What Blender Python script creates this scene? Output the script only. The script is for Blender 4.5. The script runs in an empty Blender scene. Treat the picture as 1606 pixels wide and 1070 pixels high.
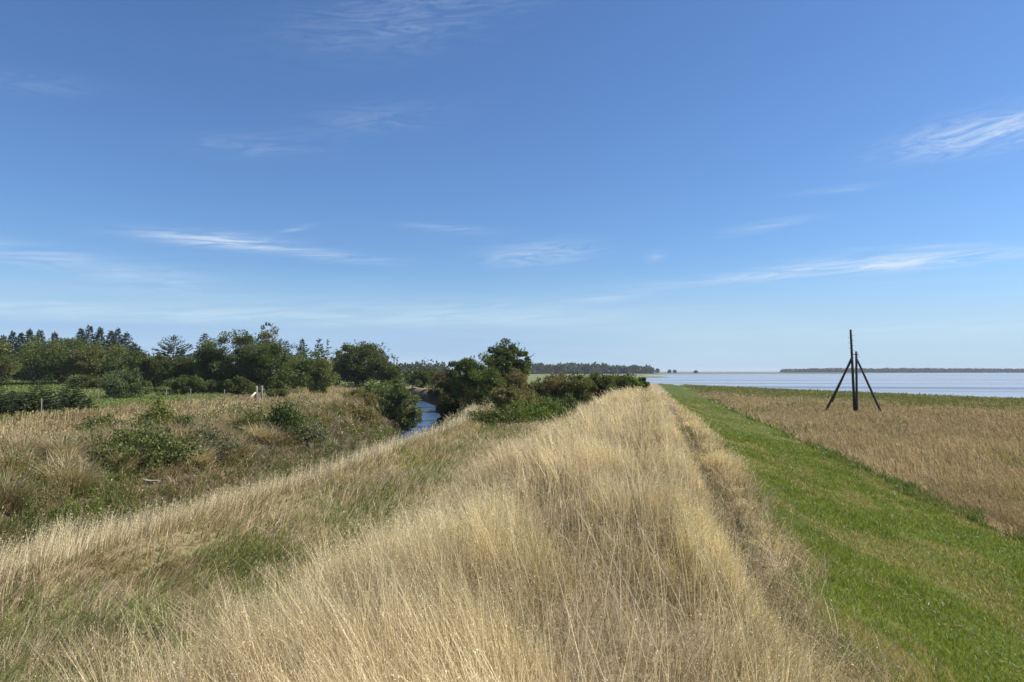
import bpy, math
import numpy as np

# ------------------------------------------------------------------ camera, sky, sun, exposure
SC = bpy.context.scene
COL = SC.collection
EYE = 4.8                      # eye height above the water (z = 0)
YAW = math.radians(10.36)      # the dike (world +Y) runs 10.36 deg right of the view axis
PITCH = math.radians(2.32)
F = 1160.0                     # focal length in pixels of a 1606 px wide frame
CX, HZ = 803.0, 582.0          # frame centre column, horizon row
cam = bpy.data.cameras.new("camera")
cam_o = bpy.data.objects.new("camera", cam); COL.objects.link(cam_o)
cam.sensor_width = 36.0; cam.lens = 36.0 * F / 1606.0
cam.clip_start = 0.05; cam.clip_end = 20000.0
cam_o.location = (0, 0, EYE)
cam_o.rotation_euler = (math.pi / 2 + PITCH, 0, YAW)
SC.camera = cam_o

SUN_AZ = math.radians(72.0)    # compass bearing from +Y towards +X
SUN_EL = math.radians(42.0)
SKY_STRENGTH = 0.07
world = bpy.data.worlds.new("World"); SC.world = world
world.use_nodes = True
sun = bpy.data.lights.new("sun", 'SUN'); sun.energy = 5.0; sun.angle = math.radians(0.5)
sun.color = (1.0, 0.945, 0.86)
sun_o = bpy.data.objects.new("sun", sun); COL.objects.link(sun_o)
sun_o.rotation_euler = (math.pi / 2 - SUN_EL, 0, math.pi - SUN_AZ)
SC.view_settings.view_transform = 'Standard'
SC.view_settings.look = 'None'
SC.view_settings.exposure = 0.74
SC.view_settings.gamma = 1.0
SC.view_settings.use_curve_mapping = False
SC.render.engine = 'CYCLES'
SC.cycles.max_bounces = 6
SC.cycles.diffuse_bounces = 3
SC.cycles.transmission_bounces = 4
SC.cycles.transparent_max_bounces = 4
SC.cycles.use_denoising = True
SC.cycles.denoiser = 'OPENIMAGEDENOISE'
SC.cycles.denoising_input_passes = 'RGB_ALBEDO_NORMAL'


class NT:
    """small helper for node trees"""
    def __init__(self, tree):
        self.t = tree; tree.nodes.clear()
    def n(self, typ, **kw):
        nd = self.t.nodes.new(typ)
        for k, v in kw.items():
            setattr(nd, k, v)
        return nd
    def l(self, a, b):
        self.t.links.new(a, b)
    def val(self, sock, v):
        if isinstance(v, bpy.types.NodeSocket):
            self.l(v, sock)
        else:
            sock.default_value = v
    def m(self, op, a, b=0.0, c=0.0):
        nd = self.n('ShaderNodeMath', operation=op)
        self.val(nd.inputs[0], a); self.val(nd.inputs[1], b); self.val(nd.inputs[2], c)
        return nd.outputs[0]
    def sstep(self, x, a, b):
        nd = self.n('ShaderNodeMapRange', interpolation_type='SMOOTHSTEP')
        self.val(nd.inputs[0], x); nd.inputs[1].default_value = a; nd.inputs[2].default_value = b
        nd.inputs[3].default_value = 0.0; nd.inputs[4].default_value = 1.0
        return nd.outputs[0]
    def noise(self, vec, scale, detail=4.0, rough=0.55, dist=0.0):
        nd = self.n('ShaderNodeTexNoise')
        self.l(vec, nd.inputs['Vector']); nd.inputs['Scale'].default_value = scale
        nd.inputs['Detail'].default_value = detail; nd.inputs['Roughness'].default_value = rough
        nd.inputs['Distortion'].default_value = dist
        return nd.outputs['Fac']
    def mix(self, f, a, b):
        nd = self.n('ShaderNodeMix', data_type='RGBA')
        self.val(nd.inputs['Factor'], f)
        for s, v in ((nd.inputs[6], a), (nd.inputs[7], b)):
            if isinstance(v, bpy.types.NodeSocket): self.l(v, s)
            else: s.default_value = (*v, 1.0)
        return nd.outputs[2]


def build_sky():
    t = NT(world.node_tree)
    out = t.n('ShaderNodeOutputWorld'); bg = t.n('ShaderNodeBackground')
    sky = t.n('ShaderNodeTexSky', sky_type='NISHITA', sun_disc=False)
    sky.sun_elevation = SUN_EL; sky.sun_rotation = SUN_AZ
    sky.altitude = 0.0; sky.air_density = 1.0; sky.dust_density = 0.3; sky.ozone_density = 2.5
    tc = t.n('ShaderNodeTexCoord'); sep = t.n('ShaderNodeSeparateXYZ')
    t.l(tc.outputs['Generated'], sep.inputs[0])
    az = t.m('ARCTAN2', sep.outputs[0], sep.outputs[1])              # bearing, radians
    el = t.m('ARCSINE', sep.outputs[2])
    cmb = t.n('ShaderNodeCombineXYZ'); t.l(az, cmb.inputs[0]); t.l(el, cmb.inputs[1])
    # each cirrus streak: bearing and height in the sky (given as photo column and row), length, thickness, slope, strength, grain
    wisps = [(1570, 266, 105, 22, 0.07, 0.75, 0), (1440, 430, 160, 10, 0.0, 0.95, 1), (1250, 440, 180, 7, 0.04, 0.75, 1),
             (1440, 412, 75, 4, -0.03, 0.4, 1), (320, 390, 100, 10, 0.0, 0.62, 1), (440, 401, 135, 8, -0.07, 0.55, 1),
             (455, 371, 28, 4, 0.3, 0.35, 1), (845, 398, 85, 18, 0.05, 0.42, 0), (970, 466, 70, 6, 0.12, 0.38, 1),
             (700, 360, 70, 6, -0.05, 0.34, 1), (230, 450, 120, 18, -0.08, 0.30, 1), (640, 30, 190, 48, 0.2, 0.17, 0),
             (1195, 368, 75, 7, 0.12, 0.28, 1), (1030, 405, 14, 7, 0.2, 0.45, 1), (590, 195, 120, 22, 0.12, 0.12, 0),
             (395, 250, 90, 16, 0.05, 0.15, 0), (45, 205, 80, 14, 0.1, 0.10, 0), (20, 428, 90, 14, -0.05, 0.32, 1),
             (1480, 524, 260, 12, 0.0, 0.26, 1), (160, 500, 520, 12, 0.0, 0.38, 1), (740, 492, 340, 22, 0.0, 0.26, 1), (1310, 322, 60, 5, .03, .2, 1)]
    grains = []
    for sx, sy, sh, det, dist in ((13.0, 85.0, 0.10, 9.0, 1.6), (9.0, 120.0, 0.05, 9.0, 0.8)):
        c = t.n('ShaderNodeCombineXYZ')
        t.l(t.m('MULTIPLY', az, sx), c.inputs[0])
        t.l(t.m('MULTIPLY', t.m('SUBTRACT', el, t.m('MULTIPLY', az, sh)), sy), c.inputs[1]); c.inputs[2].default_value = sx
        grains.append(t.sstep(t.noise(c.outputs[0], 1.0, det, 0.66, dist), 0.33, 0.70))
    total = None
    k = 1.0 / F
    for (px, py, hl, hh, tilt, s, gi) in wisps:
        a0 = math.atan((px - CX) / F) - YAW
        e0 = math.atan((535.0 - py) / F) + PITCH
        # u along the streak, v across it, both linear in bearing and height
        u = t.m('MULTIPLY_ADD', az, 1.0 / (hl * k), t.m('MULTIPLY_ADD', el, tilt / (hl * k), -(a0 + tilt * e0) / (hl * k)))
        v = t.m('MULTIPLY_ADD', el, 1.0 / (hh * k), t.m('MULTIPLY_ADD', az, -tilt / (hh * k), -(e0 - tilt * a0) / (hh * k)))
        r2 = t.m('MULTIPLY_ADD', u, u, t.m('MULTIPLY', v, v))
        body = t.m('MULTIPLY', t.m('POWER', 0.33, r2), s)
        w = t.m('MULTIPLY', body, grains[gi])
        total = w if total is None else t.m('ADD', total, w)
    # thin veil that gathers towards the horizon
    stre = t.n('ShaderNodeMapping'); stre.inputs['Scale'].default_value = (1.6, 26.0, 1.0)
    t.l(cmb.outputs[0], stre.inputs[0])
    nz = t.noise(stre.outputs[0], 1.0, 5.0, 0.6, 0.4)
    low = t.sstep(el, 0.17, 0.035)
    veil = t.m('MULTIPLY', t.m('MULTIPLY', t.sstep(nz, 0.35, 0.75), low), 0.22)
    total = t.m('MINIMUM', t.m('ADD', total, veil), 0.85)
    # a low grey-blue stratus sheet just over the horizon, stronger to the left
    sh = t.m('MULTIPLY', t.sstep(el, 0.068, 0.052), t.sstep(el, 0.0, 0.03))
    sh = t.m('MULTIPLY', sh, t.sstep(az, 0.12, -0.25))
    stre2 = t.n('ShaderNodeMapping'); stre2.inputs['Scale'].default_value = (3.0, 120.0, 1.0)
    t.l(cmb.outputs[0], stre2.inputs[0])
    sh = t.m('MULTIPLY', sh, t.m('MULTIPLY_ADD', t.noise(stre2.outputs[0], 1.0, 4.0), 0.8, 0.35))
    tint = t.n('ShaderNodeMix', data_type='RGBA', blend_type='MULTIPLY'); tint.inputs['Factor'].default_value = 1.0
    t.l(sky.outputs[0], tint.inputs[6]); tint.inputs[7].default_value = (0.65, 0.86, 1.14, 1.0)
    clear = t.mix(t.m('MULTIPLY', t.sstep(el, 0.14, 0.0), 0.8), tint.outputs[2], (4.1, 5.7, 7.4))   # pale blue sea air low down
    skyc = t.mix(t.m('MULTIPLY', sh, 0.6), clear, (2.75, 4.3, 7.0))
    final = t.mix(total, skyc, (6.2, 7.2, 8.4))
    t.l(final, bg.inputs[0]); bg.inputs[1].default_value = SKY_STRENGTH
    t.l(bg.outputs[0], out.inputs[0])


build_sky()

# ------------------------------------------------------------------ maths helpers
RNG = np.random.default_rng(11)
CY, SY = math.cos(YAW), math.sin(YAW)


def ss(x, a, b):
    t = np.clip((np.asarray(x, float) - a) / (b - a), 0, 1)
    return t * t * (3 - 2 * t)


def world_xy(r, d):            # camera-right, camera-forward -> world
    return r * CY - d * SY, r * SY + d * CY


def cam_rd(x, y):
    return x * CY + y * SY, -x * SY + y * CY


def vnoise(x, y, seed=0):
    x = np.asarray(x, float); y = np.asarray(y, float)
    ix = np.floor(x).astype(np.int64); iy = np.floor(y).astype(np.int64)
    fx = x - ix; fy = y - iy
    fx = fx * fx * (3 - 2 * fx); fy = fy * fy * (3 - 2 * fy)
    def h(a, b):
        n = (a * 374761393 + b * 668265263 + seed * 1442695041) & 0xFFFFFFFF
        n = ((n ^ (n >> 13)) * 1274126177) & 0xFFFFFFFF
        return ((n ^ (n >> 16)) & 0xFFFF) / 65535.0
    return (h(ix, iy) * (1 - fx) + h(ix + 1, iy) * fx) * (1 - fy) + (h(ix, iy + 1) * (1 - fx) + h(ix + 1, iy + 1) * fx) * fy


def fbm(x, y, sc, seed=0, octv=3):
    s = 0.0; a = 0.5; tot = 0.0
    for k in range(octv):
        s = s + a * vnoise(x * sc * 2 ** k, y * sc * 2 ** k, seed + k * 17); tot += a; a *= 0.5
    return s / tot


# shoreline of the fjord in camera-right / camera-forward metres
WATER = np.array([(160, -60), (118, 30), (98, 62), (78, 113), (68, 142), (61, 172), (52, 204), (45, 235), (40, 262), (46, 310), (68, 420),
                  (88, 500), (112, 528), (116, 545), (104, 585), (112, 660), (160, 860), (234, 1080), (330, 1130), (560, 1180), (700, 1500),
                  (1100, 1800), (1700, 1900), (4200, 2000), (4200, -60)], float)


def water_sd(r, d):            # > 0 inside the fjord
    r = np.asarray(r, float); d = np.asarray(d, float)
    ins = np.zeros(r.shape, bool); best = np.full(r.shape, 1e9)
    n = len(WATER)
    for i in range(n):
        x1, y1 = WATER[i]; x2, y2 = WATER[(i + 1) % n]
        if y1 != y2:
            c = ((y1 > d) != (y2 > d)) & (r < (x2 - x1) * (d - y1) / (y2 - y1) + x1)
            ins ^= c
        ex, ey = x2 - x1, y2 - y1
        t = np.clip(((r - x1) * ex + (d - y1) * ey) / (ex * ex + ey * ey), 0, 1)
        best = np.minimum(best, np.hypot(r - x1 - t * ex, d - y1 - t * ey))
    return np.where(ins, best, -best)


def stream_x(y):               # centre line of the stream
    return np.interp(y, [-60, 0, 25, 40, 52, 66, 82, 96, 112, 140, 200, 400], [-13, -13, -13.2, -14.2, -16.2, -19.9, -24.6, -29.3, -36, -52, -92, -240])


def crest_edge(x, y):
    return np.interp(y, [0, 3, 9, 20, 32, 60], [0.75, 0.98, 1.62, 2.2, 2.7, 2.8]) + (fbm(x, y, 0.6, 71) - 0.5) * 1.1 + (fbm(x, y, 2.2, 70) - 0.5) * 0.5


def groove_x(y):
    return np.interp(y, [3, 7, 18, 34], [0.95, 1.12, 1.15, 1.4]) + 0.08 * np.sin(y * 0.6)


def marsh_edge(x, y):
    return 9.05 + (fbm(x * 0.3, y, 0.22, 132) - 0.5) * 1.5 + (fbm(x, y, 1.1, 133) - 0.5) * 0.6


def zone_fields(x, y):
    xs = stream_x(y)
    hd = 1.0 - 0.62 * ss(y, 54, 88)                        # the dike sinks towards the bend
    return xs, hd


def terrain(x, y):
    x = np.asarray(x, float); y = np.asarray(y, float)
    r, d = cam_rd(x, y)
    xs, hd = zone_fields(x, y)
    crest = np.interp(x, [-5.2, -4.2, -3.2, -2.4, -1.3, -0.2, 0.35, 0.62, 0.86, 1.15, 1.7, 2.05, 2.9, 5.0, 9.0, 10.2], [1.55, 1.75, 2.3, 2.86, 3.08, 3.14, 3.12, 3.02, 2.68, 2.40, 2.40, 2.25, 1.9, 1.35, 0.66, 0.52])
    crest = 1.1 + (crest - 1.1) * np.where(crest > 1.1, hd, 1.0)
    dx = (x - xs) * (1 - 0.12 * np.exp(-((y - 76) / 14.0) ** 2))
    ditch = np.interp(dx, [-60, -9, -5.6, -4.7, -3.4, -2.2, -1.6, -1.1, 1.2, 1.7, 2.6, 3.4, 4.3, 5.2], [1.9, 1.95, 1.95, 1.7, 1.15, 0.35, -0.05, -0.5, -0.5, 0.0, 0.9, 1.5, 1.82, 1.62])
    scarp = np.exp(-((y - 51) / 8.0) ** 2)                 # undercut part of the far bank
    ditch2 = np.interp(dx, [-60, -9, -5.0, -4.2, -3.9, -2.6, -1.6, -1.1, 1.2], [1.9, 2.0, 2.1, 2.05, 1.1, 0.5, -0.05, -0.5, -0.5])
    ditch = np.where(dx < 0.5, ditch + (ditch2 - ditch) * scarp, ditch)
    fade = ss(y, 300, 200)
    ditch = 1.0 + (ditch - 1.0) * fade
    left = ditch + ss(d, 75, 140) * 0.95 * ss(dx, -9, -16)
    z = np.where(x > -5.2, crest, np.where(dx < 5.2, left, 1.62 + (1.55 - 1.62) * 0.5))
    # beyond the bend everything eases to the low meadow
    far = ss(y, 150, 260)
    z = z * (1 - far) + far * np.where(dx < -6, np.maximum(z, 1.3), 0.9)
    z = z + (fbm(x, y, 0.45, 5) - 0.5) * 0.22 * ss(np.abs(x - 5), 0, 4) + (fbm(x, y, 0.06, 9) - 0.5) * 0.3 * ss(np.hypot(x, y), 15, 40)
    # shore
    if np.ndim(x) and x.size < 3000000 or not np.ndim(x):
        sd = water_sd(r, d)
        z = np.where(x > xs + 3, np.minimum(z, np.interp(sd, [-14, -4, -0.6, 0.0, 1.2, 6], [9, 0.5, 0.26, 0.12, -0.12, -0.9])), z)
    z = np.where((d > 1300) & (z > 0), z * 0.6, z)
    return z


def zt(x, y):
    return float(terrain(np.array([x], float), np.array([y], float))[0])


# ------------------------------------------------------------------ mesh and object helpers
def mesh_from(name, verts, faces, colors=None, tri=None):
    """verts (N,3); faces: list of index arrays with a constant corner count each"""
    me = bpy.data.meshes.new(name)
    verts = np.asarray(verts, np.float32)
    me.vertices.add(len(verts)); me.vertices.foreach_set('co', verts.ravel())
    faces = [np.asarray(f, np.int32) for f in faces if len(f)]
    nl = sum(f.size for f in faces); npoly = sum(len(f) for f in faces)
    me.loops.add(nl); me.polygons.add(npoly)
    me.loops.foreach_set('vertex_index', np.concatenate([f.ravel() for f in faces]))
    counts = np.concatenate([np.full(len(f), f.shape[1], np.int32) for f in faces])
    starts = np.concatenate([[0], np.cumsum(counts)[:-1]]).astype(np.int32)
    me.polygons.foreach_set('loop_start', starts)
    try:
        me.polygons.foreach_set('loop_total', counts)
    except Exception:
        pass
    if colors is not None:
        at = me.color_attributes.new('Col', 'FLOAT_COLOR', 'POINT')
        c = np.ones((len(verts), 4), np.float32); c[:, :3] = colors
        at.data.foreach_set('color', c.ravel())
    me.update(calc_edges=True)
    return me


def link(name, me, mat=None, parent=None, **props):
    o = bpy.data.objects.new(name, me); COL.objects.link(o)
    if mat is not None and me is not None:
        me.materials.append(mat)
    if parent is not None:
        o.parent = parent
    for k, v in props.items():
        if v is not None:
            o[k] = v
    return o


def thing(name, label, cat, loc, group=None):
    o = bpy.data.objects.new(name, None); COL.objects.link(o)
    o.location = loc; o.empty_display_size = 0.2
    o['label'] = label; o['category'] = cat
    if group: o['group'] = group
    return o


class Geo:
    def __init__(self):
        self.v = []; self.q = []; self.t = []; self.c = []; self.n = 0
    def add(self, verts, quads=None, tris=None, col=None):
        verts = np.asarray(verts, float).reshape(-1, 3)
        if quads is not None and len(quads): self.q.append(np.asarray(quads, np.int64) + self.n)
        if tris is not None and len(tris): self.t.append(np.asarray(tris, np.int64) + self.n)
        self.v.append(verts)
        if col is None: col = (0.5, 0.5, 0.5)
        self.c.append(np.broadcast_to(np.asarray(col, float), verts.shape))
        self.n += len(verts)
    def mesh(self, name):
        f = []
        if self.q: f.append(np.concatenate(self.q))
        if self.t: f.append(np.concatenate(self.t))
        return mesh_from(name, np.concatenate(self.v), f, np.concatenate(self.c))
    def build(self, name, mat, parent=None, **props):
        return link(name, self.mesh(name), mat, parent, **props)
    # shapes
    def tube(self, pts, rad, sides=7, col=(0.5, 0.5, 0.5), cap=True):
        pts = np.asarray(pts, float); n = len(pts)
        rad = np.broadcast_to(np.asarray(rad, float), (n,))
        tang = np.gradient(pts, axis=0); tang /= np.linalg.norm(tang, axis=1, keepdims=True) + 1e-9
        ref = np.array([0.31, 0.17, 0.93]) if abs(tang[0][2]) < 0.9 else np.array([1.0, 0.1, 0.0])
        a = np.cross(tang, ref); a /= np.linalg.norm(a, axis=1, keepdims=True) + 1e-9
        b = np.cross(tang, a)
        th = np.linspace(0, 2 * np.pi, sides, endpoint=False)
        ring = pts[:, None, :] + rad[:, None, None] * (np.cos(th)[None, :, None] * a[:, None, :] + np.sin(th)[None, :, None] * b[:, None, :])
        i = np.arange(n - 1)[:, None] * sides; j = np.arange(sides)[None, :]; k = (np.arange(sides) + 1)[None, :] % sides
        q = np.stack([i + j, i + k, i + sides + k, i + sides + j], -1).reshape(-1, 4)
        v = ring.reshape(-1, 3); tr = None
        if cap:
            v = np.concatenate([v, pts[:1], pts[-1:]])
            m = n * sides; jj = np.arange(sides); kk = (jj + 1) % sides
            tr = np.concatenate([np.stack([kk, jj, np.full(sides, m)], -1), np.stack([jj + (n - 1) * sides, kk + (n - 1) * sides, np.full(sides, m + 1)], -1)])
        self.add(v, q, tr, col)
    def box(self, c, s, col=(0.5, 0.5, 0.5), rot=0.0):
        c = np.asarray(c, float); s = np.asarray(s, float) / 2
        v = np.array([(x, y, z) for x in (-1, 1) for y in (-1, 1) for z in (-1, 1)], float) * s
        cr, sr = math.cos(rot), math.sin(rot)
        v = np.stack([v[:, 0] * cr - v[:, 1] * sr, v[:, 0] * sr + v[:, 1] * cr, v[:, 2]], -1) + c
        self.add(v, [(0, 1, 3, 2), (4, 6, 7, 5), (0, 4, 5, 1), (2, 3, 7, 6), (0, 2, 6, 4), (1, 5, 7, 3)], None, col)
    def leaves(self, pos, direc, size, col, rng, aspect=0.55, fold=0.25):
        """diamond leaves: pos (N,3) base, direc (N,3) pointing, size (N,)"""
        n = len(pos)
        d = direc / (np.linalg.norm(direc, axis=1, keepdims=True) + 1e-9)
        rv = rng.normal(size=(n, 3)); s = np.cross(d, rv); s /= np.linalg.norm(s, axis=1, keepdims=True) + 1e-9
        nn = np.cross(d, s); sz = size[:, None]
        v = np.stack([pos, pos + d * sz * 0.5 + s * sz * aspect * 0.5 + nn * sz * fold * 0.3, pos + d * sz, pos + d * sz * 0.5 - s * sz * aspect * 0.5 + nn * sz * fold * 0.3], 1)
        q = np.arange(n * 4).reshape(n, 4)
        self.add(v.reshape(-1, 3), q, None, np.repeat(col, 4, axis=0))


# ------------------------------------------------------------------ materials
def mat_new(name):
    m = bpy.data.materials.new(name); m.use_nodes = True
    return m, NT(m.node_tree)


def foliage_mat(name, transl=0.35, gloss=0.06, rough=0.45, hue_noise=0.0, tcol=(1.0, 1.0, 0.8)):
    m, t = mat_new(name)
    out = t.n('ShaderNodeOutputMaterial')
    at = t.n('ShaderNodeAttribute'); at.attribute_name = 'Col'
    c = at.outputs['Color']
    if hue_noise:
        g = t.n('ShaderNodeNewGeometry')
        nz = t.noise(g.outputs['Position'], hue_noise, 3.0)
        hs = t.n('ShaderNodeHueSaturation'); t.l(c, hs.inputs['Color'])
        t.l(t.m('MULTIPLY_ADD', nz, 0.5, 0.75), hs.inputs['Value'])
        c = hs.outputs[0]
    df = t.n('ShaderNodeBsdfDiffuse'); t.l(c, df.inputs[0])
    tr = t.n('ShaderNodeBsdfTranslucent')
    mu = t.n('ShaderNodeMix', data_type='RGBA', blend_type='MULTIPLY'); mu.inputs['Factor'].default_value = 1.0
    t.l(c, mu.inputs[6]); mu.inputs[7].default_value = (*tcol, 1.0)
    t.l(mu.outputs[2], tr.inputs[0])
    mx = t.n('ShaderNodeMixShader'); mx.inputs[0].default_value = transl
    t.l(df.outputs[0], mx.inputs[1]); t.l(tr.outputs[0], mx.inputs[2])
    if gloss:
        gl = t.n('ShaderNodeBsdfGlossy'); gl.inputs['Roughness'].default_value = rough; gl.inputs[0].default_value = (1, 1, 1, 1)
        m2 = t.n('ShaderNodeMixShader'); m2.inputs[0].default_value = gloss
        t.l(mx.outputs[0], m2.inputs[1]); t.l(gl.outputs[0], m2.inputs[2]); t.l(m2.outputs[0], out.inputs[0])
    else:
        t.l(mx.outputs[0], out.inputs[0])
    return m


def surf_mat(name, rough=0.8, nscale=20.0, namp=0.4, bump=0.3, stretch=(1, 1, 1), col=None, spec=0.3):
    """attribute or fixed colour broken up by noise, with bump"""
    m, t = mat_new(name)
    out = t.n('ShaderNodeOutputMaterial'); p = t.n('ShaderNodeBsdfPrincipled')
    tc = t.n('ShaderNodeTexCoord'); mp = t.n('ShaderNodeMapping'); mp.inputs['Scale'].default_value = stretch
    t.l(tc.outputs['Object'], mp.inputs[0])
    nz = t.noise(mp.outputs[0], nscale, 6.0, 0.62)
    if col is None:
        at = t.n('ShaderNodeAttribute'); at.attribute_name = 'Col'; c = at.outputs['Color']
    else:
        rgb = t.n('ShaderNodeRGB'); rgb.outputs[0].default_value = (*col, 1); c = rgb.outputs[0]
    hs = t.n('ShaderNodeHueSaturation'); t.l(c, hs.inputs['Color'])
    t.l(t.m('MULTIPLY_ADD', nz, 2 * namp, 1.0 - namp), hs.inputs['Value'])
    t.l(hs.outputs[0], p.inputs['Base Color'])
    p.inputs['Roughness'].default_value = rough; p.inputs['Specular IOR Level'].default_value = spec
    if bump:
        b = t.n('ShaderNodeBump'); b.inputs['Strength'].default_value = bump; b.inputs['Distance'].default_value = 0.05
        t.l(nz, b.inputs['Height']); t.l(b.outputs[0], p.inputs['Normal'])
    t.l(p.outputs[0], out.inputs[0])
    return m


M_GROUND = surf_mat('ground_soil', 0.95, 3.0, 0.45, 0.6, spec=0.1)
M_DRY = foliage_mat('dry_grass_blade', 0.32, 0.02, 0.5, tcol=(1.0, 0.93, 0.75))
M_GREEN = foliage_mat('green_grass_blade', 0.38, 0.02, 0.42, tcol=(1.0, 1.0, 0.55))
M_LEAF = foliage_mat('leaf', 0.34, 0.012, 0.5, tcol=(1.0, 1.0, 0.5))
M_NEEDLE = foliage_mat('needle', 0.15, 0.01, 0.5)
M_BARK = surf_mat('bark', 0.9, 14.0, 0.5, 0.6, (1, 1, 0.3))
M_TARRED = surf_mat('tarred_timber', 0.75, 9.0, 0.55, 0.4, (1, 1, 0.15), (0.045, 0.037, 0.03), 0.25)
M_IRON = surf_mat('rusty_iron', 0.7, 30.0, 0.4, 0.1, (1, 1, 1), (0.05, 0.035, 0.03))
M_POST = surf_mat('weathered_post', 0.85, 12.0, 0.35, 0.3, (1, 1, 0.2), (0.17, 0.165, 0.15))
M_PALEWOOD = surf_mat('pale_new_timber', 0.75, 12.0, 0.2, 0.2, (1, 1, 0.3), (0.62, 0.54, 0.40))
M_WIRE = surf_mat('galvanised_wire', 0.5, 30.0, 0.2, 0.0, (1, 1, 1), (0.18, 0.18, 0.18))
M_WHITEWALL = surf_mat('white_render', 0.85, 4.0, 0.08, 0.0, (1, 1, 1), (0.78, 0.77, 0.74))
M_TILE = surf_mat('grey_roof', 0.85, 4.0, 0.2, 0.0, (1, 1, 1), (0.12, 0.11, 0.11))


def water_mat(name, base, rough, bump_s, scales, streaks=False):
    m, t = mat_new(name)
    out = t.n('ShaderNodeOutputMaterial'); p = t.n('ShaderNodeBsdfPrincipled')
    g = t.n('ShaderNodeNewGeometry')
    p.inputs['Base Color'].default_value = (*base, 1); p.inputs['IOR'].default_value = 1.33
    p.inputs['Specular IOR Level'].default_value = 0.5
    if streaks:
        mp = t.n('ShaderNodeMapping'); mp.inputs['Rotation'].default_value = (0, 0, -YAW); mp.inputs['Scale'].default_value = (0.0022, 0.034, 1)
        t.l(g.outputs['Position'], mp.inputs[0])
        s = t.noise(mp.outputs[0], 1.0, 5.0, 0.6, 0.5)
        calm = t.sstep(s, 0.45, 0.62)
        t.l(t.m('MULTIPLY_ADD', calm, -0.22, rough), p.inputs['Roughness'])
        mud = t.mix(t.sstep(s, 0.44, 0.33), base, (0.13, 0.15, 0.18))
        t.l(mud, p.inputs['Base Color'])
    else:
        p.inputs['Roughness'].default_value = rough
    h = None
    for sc, am in scales:
        nz = t.m('MULTIPLY', t.noise(g.outputs['Position'], sc, 4.0), am)
        h = nz if h is None else t.m('ADD', h, nz)
    b = t.n('ShaderNodeBump'); b.inputs['Strength'].default_value = bump_s; b.inputs['Distance'].default_value = 0.3
    t.l(h, b.inputs['Height']); t.l(b.outputs[0], p.inputs['Normal'])
    t.l(p.outputs[0], out.inputs[0])
    return m


M_FJORD = water_mat('fjord_water', (0.26, 0.285, 0.31), 0.36, 0.06, [(0.25, 1.0)], True)
M_STREAM = water_mat('stream_water', (0.05, 0.085, 0.14), 0.14, 0.28, [(2.2, 1.0)])  # blue in the base colour stands in for reflected sky


# ------------------------------------------------------------------ ground sheet (one mesh to the horizon)
def ground_color(x, y, z):
    """plain soil, thatch and turf colours by place"""
    r, d = cam_rd(x, y)
    xs = stream_x(y); dx = x - xs
    n1 = fbm(x, y, 0.5, 21)[:, None]; n2 = fbm(x, y, 0.09, 31)[:, None]; n3 = fbm(x, y, 0.02, 41)[:, None]
    dry = np.array([0.26, 0.20, 0.12]) * (0.7 + 0.6 * n1)
    green = np.array([0.065, 0.085, 0.014]) * (0.7 + 0.6 * n1)
    marsh = np.array([0.215, 0.16, 0.085]) * (0.75 + 0.5 * n2)
    soil = np.array([0.055, 0.04, 0.028]) * (0.6 + 0.8 * n1)
    olive = np.array([0.11, 0.12, 0.03]) * (0.75 + 0.5 * n2)
    meadow = np.array([0.17, 0.175, 0.085]) * (0.8 + 0.4 * n3)
    c = dry.copy()
    f = lambda v: v[:, None]
    c = c + (green - c) * f(ss(x - crest_edge(x, y), -0.2, 0.4) * ss(x, 9.4, 8.8))
    c = c + (marsh - c) * f(ss(x, 8.7, 9.4))
    c = c + (soil * 1.3 - c) * f(0.8 * np.exp(-((x - groove_x(y) - 0.05) / 0.35) ** 4) * ss(y, 4.5, 7) * ss(y, 60, 45))
    val = ss(x, -3.4, -4.6) * ss(dx, 3.6, 5.5)
    c = c + (green * 0.8 + dry * 0.3 - c) * f(val * (0.35 + 0.5 * n1[:, 0]))
    bank = ss(dx, 3.4, 2.4) * ss(dx, -5.4, -4.2)
    c = c + (soil - c) * f(bank * 0.85)
    lf = ss(dx, -5, -9)
    lawn = lf * ss(d, 44, 50) * ss(d, 100, 80) * ss(r, -23, -31)
    c = c + (green * 1.7 - c) * f(lawn * 0.9)
    c = c + (olive - c) * f(lf * ss(d, 85, 110) * ss(r, -26, -36))
    sd = water_sd(r, d)
    c = c + (olive - c) * f(ss(sd, -45, -20) * (x > 9))
    farm = ss(d, 150, 240)
    c = c + (meadow - c) * f(farm * ((sd < -60) | (r < 20)))
    c = c + (meadow * np.array([0.85, 0.95, 0.8]) - c) * f(ss(d, 240, 300))
    c = c + (np.array([0.13, 0.125, 0.12]) - c) * f(ss(sd, 0.3, 1.5))
    flats = (d > 900)
    c = np.where(f(flats & (r > 100)), np.array([0.13, 0.15, 0.115]) * (0.8 + 0.4 * n3), c)
    return c


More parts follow.
